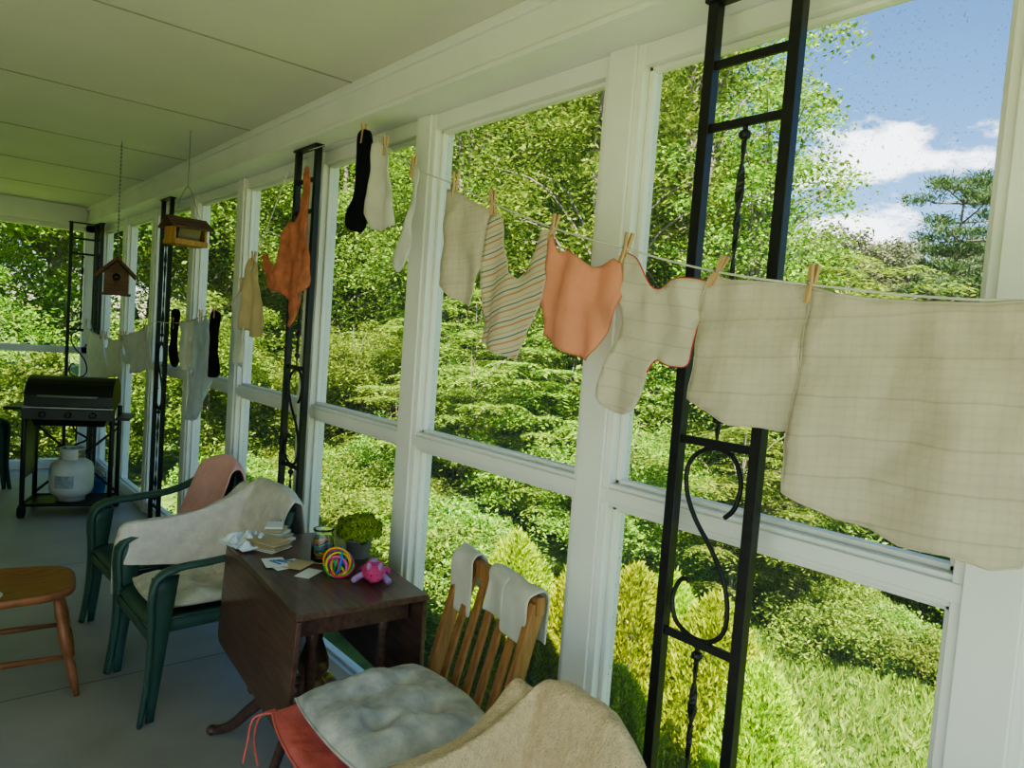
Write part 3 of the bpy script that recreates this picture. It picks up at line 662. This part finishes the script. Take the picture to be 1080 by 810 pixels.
# ------------------------------------------------------------------ grill
mb=MB()
def trap(x0,x1,y0,y1,z0,z1,k,mat):
    vs=[(x0+k,y0+k,z0),(x1-k,y0+k,z0),(x1-k,y1-k,z0),(x0+k,y1-k,z0),(x0,y0,z1),(x1,y0,z1),(x1,y1,z1),(x0,y1,z1)]
    mb.add(vs,[(0,3,2,1),(4,5,6,7),(0,1,5,4),(1,2,6,5),(2,3,7,6),(3,0,4,7)],mat)
trap(-.29,.29,-.02,.38,.72,.88,.05,0)
n=12; pr=[(-.03+ .205-.215*math.cos(t*pi/n), .885+.22*math.sin(t*pi/n)**.75) for t in range(n+1)]
vs=[];fs=[]
for x in (-.30,.30):
    for y,z in pr: vs.append((x,y,z))
k=len(pr)
for i in range(k-1): fs.append((i,i+1,i+1+k,i+k))
fs.append(tuple(range(k))); fs.append(tuple(range(2*k-1,k-1,-1)))
mb.add(vs,fs,0)
mb.tube([(-.2,-.045,.96),(-.2,-.085,.965),(.2,-.085,.965),(.2,-.045,.96)],.010,seg=8,mat=1)
mb.box(-.31,.31,-.055,-.02,.78,.86,3); mb.box(-.31,.31,-.058,-.02,.865,.88,1)
for x in (-.17,0,.17): mb.lathe([(.025,0),(.022,.03),(.012,.032)],(x,-.055,.82),14,0,axis=(0,-1,0))
mb.box(-.44,-.32,0,.36,.84,.865,0); mb.box(.32,.42,0,.36,.78,.80,0)
for x in (-.30,.30):
    for y in (.0,.36): mb.tube([(x,y,.04),(x,y,.86)],.018,seg=8,mat=0)
    mb.tube([(x,0,.10),(x,.36,.10)],.012,seg=8)
mb.box(-.304,-.296,0,.36,.30,.80,3)
mb.tube([(-.30,0,.10),(.30,0,.10)],.012,seg=8); mb.tube([(-.30,.36,.10),(.30,.36,.10)],.012,seg=8); mb.tube([(-.30,.36,.70),(.30,.36,.70)],.012,seg=8)
mb.box(-.30,.30,0,.36,.085,.10,0); mb.bar((-.3,.36,.12),(.3,.36,.68),.006,.02,0); mb.bar((.3,.36,.12),(-.3,.36,.68),.006,.02,0)
for x in (-.30,.30):
    for y in (0,.36): mb.tube([(x-.02,y,.05),(x+.02,y,.05)],.05,seg=16,mat=2)
mb.tube(catmull([(.02,.2,.55),(.12,.05,.62),(.05,.02,.68),(0,.1,.73)],6),.008,seg=6,mat=2)
o=mb.build("gas_grill",[M_dark,M_steel,M_rub,M_panel],bevel=.006); MG=TR(1.02,6.48,0,-.35); o.matrix_world=MG
mb=MB()
mb.lathe([(.09,.0),(.10,.0),(.10,.03),(.11,.035),(.145,.06),(.157,.10),(.157,.26),(.145,.30),(.10,.335),(.03,.345),(.03,.36),(.02,.36),(.02,.40),(.0,.40)],(0,0,0),28,0)
for a0 in (0.3,pi+.3):
    pts=[(.09*math.cos(a0+t*.24),.09*math.sin(a0+t*.24),0) for t in range(9)]
    vs=[]
    for z in (.325,.42):
        for p in pts: vs.append((p[0],p[1],z))
    mb.add(vs,[(i,i+1,i+10,i+9) for i in range(8)],0,True)
mb.tube([(.09*math.cos(t*pi/12),.09*math.sin(t*pi/12),.42) for t in range(25)],.007,seg=6,mat=0,caps=False)
mb.tube([(.0,-.0,.375),(.06,-.03,.375)],.016,seg=10,mat=1); mb.lathe([(.022,.40),(.022,.415)],(0,0,0),12,2)
mb.add([(.159*math.cos(a),.159*math.sin(a),z) for z in (.12,.22) for a in [(-2.2+.13*i) for i in range(8)]],[(i,i+1,i+9,i+8) for i in range(7)],3,True)
o=mb.build("propane_tank",[M_tank,M_brass,M_blue,mat("grey_label",(.35,.38,.42),.6,var=.3,vs=30)]); o.matrix_world=MG@TR(0.0,.17,.103,0)
mb=MB(); mb.lathe([(.07,0),(.075,.005),(.09,.19),(.094,.19),(.094,.20),(.088,.20),(.07,.01),(0,.008)],(0,0,0),24,0); mb.tube(catmull([(-.09,0,.19),(-.07,0,.26),(0,0,.29),(.07,0,.26),(.09,0,.19)],5),.003,seg=6,mat=1)
o=mb.build("blue_bucket",[M_blue,M_steel]); o.matrix_world=TR(1.30,6.95,0)
# ------------------------------------------------------------------ birdhouses
mb=MB()
mb.box(-.065,.065,-.06,.06,.0,.12,0); mb.add([(-.065,-.06,.12),(.065,-.06,.12),(0,-.06,.19),(-.065,.06,.12),(.065,.06,.12),(0,.06,.19)],[(0,1,2),(5,4,3),(0,2,5,3),(2,1,4,5)],0)
for s in (-1,1): mb.bar((0,0,.205),(s*.105,0,.095),.17,.012,0,up=(0,0,1))
for s in (-1,1):
    for k in range(5): mb.bar((s*.02*k,-.087,.212-.0205*k),(s*(.02*k+.022),-.087,.190-.0205*k),.012,.014,0,up=(0,1,0))
mb.tube([(0,-.0595,.095),(0,-.064,.095)],.022,seg=18,mat=1); mb.tube([(0,-.06,.055),(0,-.10,.055)],.005,seg=8,mat=0)  # entrance hole is a flat disc, its inner shade painted black
mb.box(-.08,.08,-.075,.075,-.012,0,0)
mb.tube([(0,0,.20),(0,0,.91)],.0022,seg=5,mat=2)
for k in range(30): mb.lathe([(.004,-.006),(.006,0),(.004,.006)],(0,0,.215+k*.023),6,2)
o=mb.build("hanging_birdhouse",[M_birdbrown,M_dark,M_steel]); o.matrix_world=TR(.99,4.90,1.76,-.2)
mb=MB()
mb.box(-.09,.09,-.07,.07,0,.012,0)
for s in (-1,1):
    mb.box(-.09,.09,s*.07-.005,s*.07+.005,0,.028,0); mb.box(s*.085-.006,s*.085+.006,-.06,.06,.0,.095,0)
    mb.bar((0,0,.150),(0,s*.10,.09),.22,.010,1,up=(0,0,1))
mb.add([(s*.06,y,z) for s in (-1,1) for y,z in ((-.03,.012),(.03,.012),(.055,.09),(-.055,.09))],[(0,1,2,3),(7,6,5,4),(1,5,6,2),(0,3,7,4)],2)
for s in (-1,1): mb.tube([(s*.085,0,.12),(s*.02,0,.30)],.0015,seg=5,mat=3)
mb.tube([(.02,0,.30),(0,0,.33),(0,0,.63)],.002,seg=5,mat=3); mb.tube([(-.02,0,.30),(0,0,.33)],.002,seg=5,mat=3)
o=mb.build("hanging_bird_feeder",[M_birdgold,M_birdbrown,mat("smoky_plexiglass",(.25,.2,.13),.2),M_steel]); o.matrix_world=TR(1.19,4.24,2.04,.15)
# ------------------------------------------------------------------ outdoors
GZ=-1.25
mb=MB()
def grd(u,v):
    x=-40+u*160; y=-70+v*160
    r=math.hypot(x,y); h=.12*noise.noise(Vector((x*.15,y*.15,0)))+max(0,(r-22))*.03
    return (x,y,GZ+h)
mb.sheet(grd,80,80); mb.build("lawn_ground",[M_lawn])
def leaf_quads(pos,size,asp,upb,dirv=None,spread=1.0):
    n=len(pos)
    nr=rng.normal(size=(n,3)); nr/=np.linalg.norm(nr,axis=1,keepdims=True); nr[:,2]=np.abs(nr[:,2])+upb; nr/=np.linalg.norm(nr,axis=1,keepdims=True)
    if dirv is None: t=rng.normal(size=(n,3))
    else: t=dirv+rng.normal(size=(n,3))*spread
    if dirv is not None:
        t/=np.linalg.norm(t,axis=1,keepdims=True); nr=nr-(nr*t).sum(1,keepdims=True)*t
        nr/=np.linalg.norm(nr,axis=1,keepdims=True)
    else:
        t=t-(t*nr).sum(1,keepdims=True)*nr; t/=np.linalg.norm(t,axis=1,keepdims=True)
    b=np.cross(nr,t)
    s=size[:,None]
    return np.stack([pos-t*s*.5,pos+b*s*asp*.5-t*s*.05,pos+t*s*.5,pos-b*s*asp*.5-t*s*.05],axis=1).reshape(-1,3)
def quad_mesh(name,V,trunk,mats):
    nl=len(V)//4
    tv=np.array(trunk.v) if trunk and trunk.v else np.zeros((0,3))
    tf=[f for f in (trunk.f if trunk else []) if len(f)==4]
    allv=np.concatenate([V,tv]); nq=nl+len(tf)
    loops=np.concatenate([np.arange(nl*4),(np.array(tf).reshape(-1)+nl*4) if tf else np.zeros(0)]).astype(np.int32)
    me=bpy.data.meshes.new(name)
    me.vertices.add(len(allv)); me.vertices.foreach_set("co",allv.astype(np.float32).reshape(-1))
    me.loops.add(nq*4); me.loops.foreach_set("vertex_index",loops)
    me.polygons.add(nq); me.polygons.foreach_set("loop_start",np.arange(nq,dtype=np.int32)*4); me.polygons.foreach_set("loop_total",np.full(nq,4,dtype=np.int32))
    mi=np.zeros(nq,dtype=np.int32); mi[nl:]=1; me.polygons.foreach_set("material_index",mi)
    for m in mats: me.materials.append(m)
    me.update(calc_edges=True); me.validate()
    return me
def crown(h,z0,R,ncl,per,cr,ls,trunk_r,mats,name,seed,upb=.6,shell=.5,asp=.5,flat=.45,brad=.28,frond=False):
    global rng
    rng=np.random.default_rng(seed); rd=random.Random(seed)
    zc=(h+z0)/2; hz=(h-z0)/2
    C=[]
    for i in range(ncl):
        d=rng.normal(size=3); d/=np.linalg.norm(d); r=rd.random()**shell
        C.append((d[0]*R*r,d[1]*R*r,zc+d[2]*hz*r))
    C=np.array(C)
    idx=np.repeat(np.arange(ncl),per)
    csz=rng.uniform(.6,1.3,ncl)[idx][:,None]
    if frond:
        nf=9; ll=per//nf
        k=np.tile(np.arange(per),ncl); fr=k//ll; al=(k%ll)/ll
        a0=rng.uniform(0,6.28,ncl)[idx]
        ang=a0+np.minimum(fr,nf-1)*2*pi/nf+rng.normal(size=(ncl,per)).reshape(-1)*.03
        L_=cr*2.1*csz[:,0]*rng.uniform(.8,1.2,(ncl,nf))[idx,np.minimum(fr,nf-1)]
        rr_=L_*(.12+.88*al)
        ux,uy=np.cos(ang),np.sin(ang)
        zz=L_*(.42*al-.62*al**2)
        sd=np.where(k%2==0,1.0,-1.0)
        wv=ls*.42
        pos=C[idx]+np.stack([ux*rr_-uy*sd*wv,uy*rr_+ux*sd*wv,zz-.01],1)
        d=np.stack([-uy*sd+ux*.45,ux*sd+uy*.45,np.full(len(k),-.25)],1)
        V=leaf_quads(pos,ls*rng.uniform(.8,1.2,len(k)),asp,1.6,dirv=d,spread=.12)
    else:
        off=np.clip(rng.normal(size=(len(idx),3)),-1.7,1.7)*np.array([cr,cr,cr*flat])*csz
        pos=C[idx]+off; pos[:,2]-=.25*(off[:,0]**2+off[:,1]**2)/cr
        V=leaf_quads(pos,ls*rng.uniform(.6,1.35,len(idx)),asp,upb)
    tb=MB()
    if trunk_r:
        pts=[(0,0,-.2),(.05*h*rd.uniform(-.5,.5),.05*h*rd.uniform(-.5,.5),h*.35),(.04*h*rd.uniform(-1,1),.04*h*rd.uniform(-1,1),h*.65),(0,0,h*.93)]
        c=catmull(pts,4); tb.tube(c,[trunk_r*(1-.85*i/(len(c)-1)) for i in range(len(c))],seg=8,caps=False)
        for i in range(0,ncl,2):
            e=Vector(C[i]); f=min(.9,max(.15,(e.z/h)*.75)); s0=c[int(f*(len(c)-1))]
            m_=s0.lerp(e,.5)+Vector((0,0,.05*h))
            tb.tube(catmull([s0,m_,e],3),[trunk_r*brad*(1-.8*k/6) for k in range(7)],seg=5,caps=False)
    return quad_mesh(name,V,tb,mats)
trees=[crown(10,1.8,3.0,125,300,.40,.105,.16,[M_leaf,M_bark],"tree_mesh",1),
       crown(12,2.5,3.3,135,300,.42,.11,.18,[M_leaf,M_bark],"tree_mesh",2),
       crown(8.5,1.2,2.6,100,300,.36,.10,.13,[M_leaf2,M_bark],"tree_mesh",3)]
sparse=crown(10.5,2.0,2.3,90,190,.30,.10,.12,[M_leaf2,M_bark],"tree_mesh",4)
bushes=[crown(2.6,.1,1.35,75,330,.19,.070,.03,[M_leaf2,M_bark],"bush_mesh",5,upb=.7),
        crown(3.4,.2,1.6,80,330,.23,.085,.04,[M_leaf2,M_bark],"bush_mesh",6,upb=.8,asp=.36),
        crown(2.2,.0,1.3,75,330,.17,.062,.03,[M_leaf,M_bark],"bush_mesh",7)]
sumac=[crown(3.0,.5,1.45,85,180,.21,.085,.035,[M_leaf2,M_bark],"sumac_mesh",15,asp=.34,frond=True),
       crown(2.4,.4,1.3,75,180,.20,.080,.035,[M_leaf2,M_bark],"sumac_mesh",16,asp=.34,frond=True)]
lowp=crown(.9,.0,1.0,80,180,.13,.06,0,[M_leaf2,M_bark],"weed_mesh",8,upb=.7,asp=.4)
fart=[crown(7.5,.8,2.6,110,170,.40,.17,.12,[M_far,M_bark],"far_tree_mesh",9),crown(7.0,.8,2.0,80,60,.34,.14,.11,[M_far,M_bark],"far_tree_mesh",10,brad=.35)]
def inst(name,me,x,y,s=1,sz=None,z=None,rz=None):
    o=bpy.data.objects.new(name,me); COL.objects.link(o)
    r=math.hypot(x,y); o.location=(x,y,(GZ+max(0,(r-22))*.03) if z is None else z); o.rotation_euler=(0,0,random.uniform(0,6.28) if rz is None else rz); o.scale=(s,s,sz or s); return o
R=random.Random(5)
for i in range(16):
    x=10.5+R.uniform(-1,2); y=.62*x+3.1+i*1.85
    inst("tree",trees[i%3],x+.15*i,y,R.uniform(.85,1.1))
for i in range(14):
    x=16+R.uniform(-1,3); y=.62*x+3.2+i*2.6+R.uniform(-.6,.6)
    inst("tree",trees[(i+1)%3],x,y,R.uniform(1.05,1.35))
for i in range(10):
    x=25+R.uniform(-1,4); y=.60*x+4+i*4.2
    inst("tree",trees[i%3],x,y,R.uniform(1.3,1.6))
inst("tree",sparse,10.2,7.3,1.0); inst("tree",sparse,12.6,9.0,1.1); inst("tree",sparse,8.6,8.0,.9); inst("tree",sparse,9.5,5.9,.72)
for i in range(12):
    inst("tree",trees[i%3],-12+i*2.3+R.uniform(-.7,.7),19+R.uniform(-1.5,3),R.uniform(.9,1.15))
for i in range(12):
    inst("tree",trees[(i+1)%3],-14+i*3+R.uniform(-.7,.7),28+R.uniform(-1.5,3),R.uniform(1.2,1.4))
for i in range(14):
    inst("bush",bushes[i%3],-8+i*1.25+R.uniform(-.4,.4),13.5+R.uniform(-.8,1.8),R.uniform(.9,1.2))
for i in range(16):
    y=4.2+i*1.15; x=6.8+R.uniform(-.5,1.1)+(.25*max(0,5-y))
    if i%2==1: inst("bush",bushes[i%3],x,y,R.uniform(.65,1.0))
    else: inst("sumac_bush",sumac[(i//2)%2],x,y,R.uniform(.75,1.05))
for i in range(20):
    y=4.6+i*1.15; x=8.9+R.uniform(-.8,1.0)
    if i%3==0: inst("sumac_bush",sumac[(i//3)%2],x,y,R.uniform(1.15,1.5))
    else: inst("bush",bushes[(i+1)%3],x,y,R.uniform(1.0,1.5))
for i in range(22):
    y=-6.5+i*.75; x=9.9+R.uniform(-.6,.9)
    inst("bush",bushes[(i+2)%3],x,y,R.uniform(.8,1.1))
for i in range(18):
    y=-9+i*1.2; x=13.5+R.uniform(-1,1.2)
    inst("bush",bushes[i%3],x,y,R.uniform(1.1,1.4))
for i in range(12):
    inst("bush",bushes[i%3],19+R.uniform(-1,2),-9+i*2.2,R.uniform(1.3,1.6))
for i in range(26):
    inst("weed_patch",lowp,R.uniform(3.6,5.8),5.4+i*.34,R.uniform(.7,1.2))
for i in range(18):
    inst("weed_patch",lowp,R.uniform(7.2,9.2),-2+i*.4,R.uniform(.4,.75))
for i in range(50):
    a=math.radians(-22+i*1.25); D=R.uniform(33,42)
    inst("tree",fart[0 if R.random()<.45 else 1],D*math.cos(a),D*math.sin(a),R.uniform(1.0,1.28))
def arb(seed):
    global rng
    rng=np.random.default_rng(seed); n=30000
    t=rng.uniform(0,2*pi,n); z=rng.beta(1.3,1.5,n); 
    prof=.62*np.clip((1-z)**.62,0,1)*(.55+.45*np.minimum(1,z*6))
    fan=1+.20*np.sin(t*9+z*4)+.12*np.sin(t*17-z*9)
    r=prof*fan*rng.uniform(.50,1.0,n)**.5
    pos=np.stack([r*np.cos(t),r*np.sin(t),z*1.25+.02+rng.normal(size=n)*.02],1)
    d=np.stack([np.cos(t)*.55,np.sin(t)*.55,np.full(n,1.0)],1)
    V=leaf_quads(pos,rng.uniform(.03,.065,n),.32,.0,dirv=d,spread=.35)
    tb=MB(); tb.tube([(0,0,-.1),(0,0,.9)],[.03,.01],seg=6,caps=False)
    return quad_mesh("arborvitae_mesh",V,tb,[M_arb,M_bark])
AR=[arb(21),arb(22)]
for i,(x,y,s,sz) in enumerate(((4.1,4.55,.9,.98),(4.2,3.75,.95,1.0),(4.0,3.15,.95,1.08),(4.1,2.55,.95,1.05),(4.0,2.15,.75,.85),(3.4,2.75,.7,.75),(4.6,3.3,.9,.95),(3.5,3.6,.7,.7),(4.7,4.2,.8,.9),(3.6,4.3,.6,.65))):
    inst("golden_arborvitae",AR[i%2],x,y,s,sz,z=GZ)
def pine(seed,H):
    global rng
    rng=np.random.default_rng(seed); rd=random.Random(seed); P=[];D=[]; tb=MB()
    tb.tube(catmull([(0,0,-.3),(.15,0,H*.3),(-.1,.1,H*.6),(.1,0,H)],4),[.17*(1-.9*i/12) for i in range(13)],seg=8,caps=False)
    z=2.0
    while z<H-.1:
        nb=rd.randint(3,5); 
        L=(1.6+.6*math.sin(z*1.7)) if z<H-2.4 else (1.7*((H-z)/2.4)**.6+.4)
        a0=rd.uniform(0,6.28)
        for k in range(nb):
            a=a0+k*2*pi/nb+rd.uniform(-.4,.4); l=L*rd.uniform(.5,1.2)
            e=Vector((l*math.cos(a),l*math.sin(a),z+rd.uniform(.05,.4)*l)); s0=Vector((0,0,z))
            tb.tube([s0,s0.lerp(e,.5)+Vector((0,0,-.05)),e],[.04,.025,.010],seg=5,caps=False)
            for q in range(3):
                c=s0.lerp(e,rd.uniform(.45,1.05))+Vector((rd.gauss(0,.15),rd.gauss(0,.15),rd.uniform(0,.12)))
                for w_ in range(150):
                    v=Vector((rd.gauss(0,.24),rd.gauss(0,.24),rd.gauss(0,.09)))
                    P.append(tuple(c+v)); D.append((v.x*1.5,v.y*1.5,.6))
        z+=rd.uniform(.42,.72)
    P=np.array(P);D=np.array(D)
    V=leaf_quads(P,rng.uniform(.12,.24,len(P)),.20,0,dirv=D,spread=.5)
    return quad_mesh("pine_mesh",V,tb,[M_pine,M_bark])
PM=[pine(33,9.3),pine(35,9.0)]
inst("pine_tree",PM[0],26.6,8.8,1.0,rz=.5); inst("pine_tree",PM[1],30.5,8.0,1.1,rz=2); inst("pine_tree",PM[1],33,12.5,.75,rz=4)
rng=np.random.default_rng(44); n=110000
gx=rng.uniform(4.2,10.5,n); gy=rng.uniform(-3.5,6.5,n)
gh=rng.uniform(.03,.10,n)*(1+.8*np.array([noise.noise(Vector((a*.9,b*.9,3))) for a,b in zip(gx,gy)])); pos=np.stack([gx,gy,np.full(n,GZ)+gh*.4],1)
pos[:,2]+=np.array([.12*noise.noise(Vector((a*.15,b*.15,0))) for a,b in zip(gx,gy)])
d=np.tile(np.array([[0,0,1.0]]),(n,1))
me=quad_mesh("grass_mesh",leaf_quads(pos,gh*1.6,.16,0,dirv=d,spread=.4),None,[M_grassl])
o=bpy.data.objects.new("lawn_grass",me); COL.objects.link(o)
# ------------------------------------------------------------------ light
sun=bpy.data.lights.new("sun",'SUN'); sun.energy=7.0; sun.angle=.01; sun.color=(1,.95,.86)
so=bpy.data.objects.new("sun",sun); COL.objects.link(so)
d=Vector((-.50,-.42,1.0)); so.rotation_euler=d.to_track_quat('Z','Y').to_euler(); so.location=(0,0,12)
w=bpy.data.worlds.new("World"); SC.world=w; w.use_nodes=True; nt=w.node_tree; N=nt.nodes; L=nt.links; N.clear()
out=N.new('ShaderNodeOutputWorld'); bg=N.new('ShaderNodeBackground')
sky=N.new('ShaderNodeTexSky'); sky.sky_type='NISHITA'; sky.sun_disc=False; sky.sun_elevation=math.radians(57); sky.sun_rotation=math.radians(230); sky.air_density=1.0; sky.dust_density=.3; sky.ozone_density=2.5
hs=N.new('ShaderNodeHueSaturation'); hs.inputs['Saturation'].default_value=1.2; hs.inputs['Value'].default_value=.90; L.new(sky.outputs[0],hs.inputs['Color'])
tc=N.new('ShaderNodeTexCoord')
nz=N.new('ShaderNodeTexNoise'); nz.inputs['Scale'].default_value=13; nz.inputs['Detail'].default_value=8; nz.inputs['Roughness'].default_value=.6
mp=N.new('ShaderNodeMapping'); mp.inputs['Scale'].default_value=(1,1,2.2); L.new(tc.outputs['Generated'],mp.inputs[0]); L.new(mp.outputs[0],nz.inputs['Vector'])
def cloud(c,rx,rz):
    s=N.new('ShaderNodeVectorMath'); s.operation='SUBTRACT'; s.inputs[1].default_value=c; L.new(tc.outputs['Generated'],s.inputs[0])
    m=N.new('ShaderNodeVectorMath'); m.operation='MULTIPLY'; m.inputs[1].default_value=(1/rx,1/rx,1/rz); L.new(s.outputs[0],m.inputs[0])
    l=N.new('ShaderNodeVectorMath'); l.operation='LENGTH'; L.new(m.outputs[0],l.inputs[0])
    return math_node(N,L,'SUBTRACT',1.0,l.outputs['Value'])
c1=cloud((.886,.392,.252),.13,.038); c2=cloud((.889,.425,.165),.10,.030); c3=cloud((.80,.56,.22),.13,.06)
mxx=math_node(N,L,'MAXIMUM',math_node(N,L,'MAXIMUM',c1,c2),c3)
gen=math_node(N,L,'MAXIMUM',mxx,-.75)
v=math_node(N,L,'ADD',gen,math_node(N,L,'MULTIPLY',math_node(N,L,'SUBTRACT',nz.outputs['Fac'],.5),2.3))
rp=N.new('ShaderNodeMapRange'); rp.inputs['From Min'].default_value=.0; rp.inputs['From Max'].default_value=.5; rp.interpolation_type='SMOOTHSTEP'; L.new(v,rp.inputs[0])
mixc=N.new('ShaderNodeMixRGB'); mixc.inputs[2].default_value=(11,11.3,12,1); L.new(rp.outputs[0],mixc.inputs[0]); L.new(hs.outputs[0],mixc.inputs[1])
L.new(mixc.outputs[0],bg.inputs[0]); bg.inputs[1].default_value=.10; L.new(bg.outputs[0],out.inputs[0])
SC.view_settings.view_transform='AgX'
try: SC.view_settings.look='AgX - Medium High Contrast'
except Exception: pass
SC.view_settings.exposure=1.75
# ------------------------------------------------------------------ camera
f=755.5; r=math.radians(4.27); p=math.radians(3.42); th=math.radians(40.64)
fw=Vector((math.sin(th)*math.cos(p),math.cos(th)*math.cos(p),-math.sin(p)))
r0=Vector((math.cos(th),-math.sin(th),0)); u0=Vector((math.sin(th)*math.sin(p),math.cos(th)*math.sin(p),math.cos(p)))
X=r0*math.cos(r)+u0*math.sin(r); Y=-r0*math.sin(r)+u0*math.cos(r); Z=-fw
cd=bpy.data.cameras.new("camera"); cd.sensor_width=36; cd.lens=f/1080*36; cd.clip_start=.02; cd.clip_end=500
c=bpy.data.objects.new("camera",cd); COL.objects.link(c)
c.matrix_world=Matrix(((X.x,Y.x,Z.x,0),(X.y,Y.y,Z.y,0),(X.z,Y.z,Z.z,1.65),(0,0,0,1)))
SC.camera=c
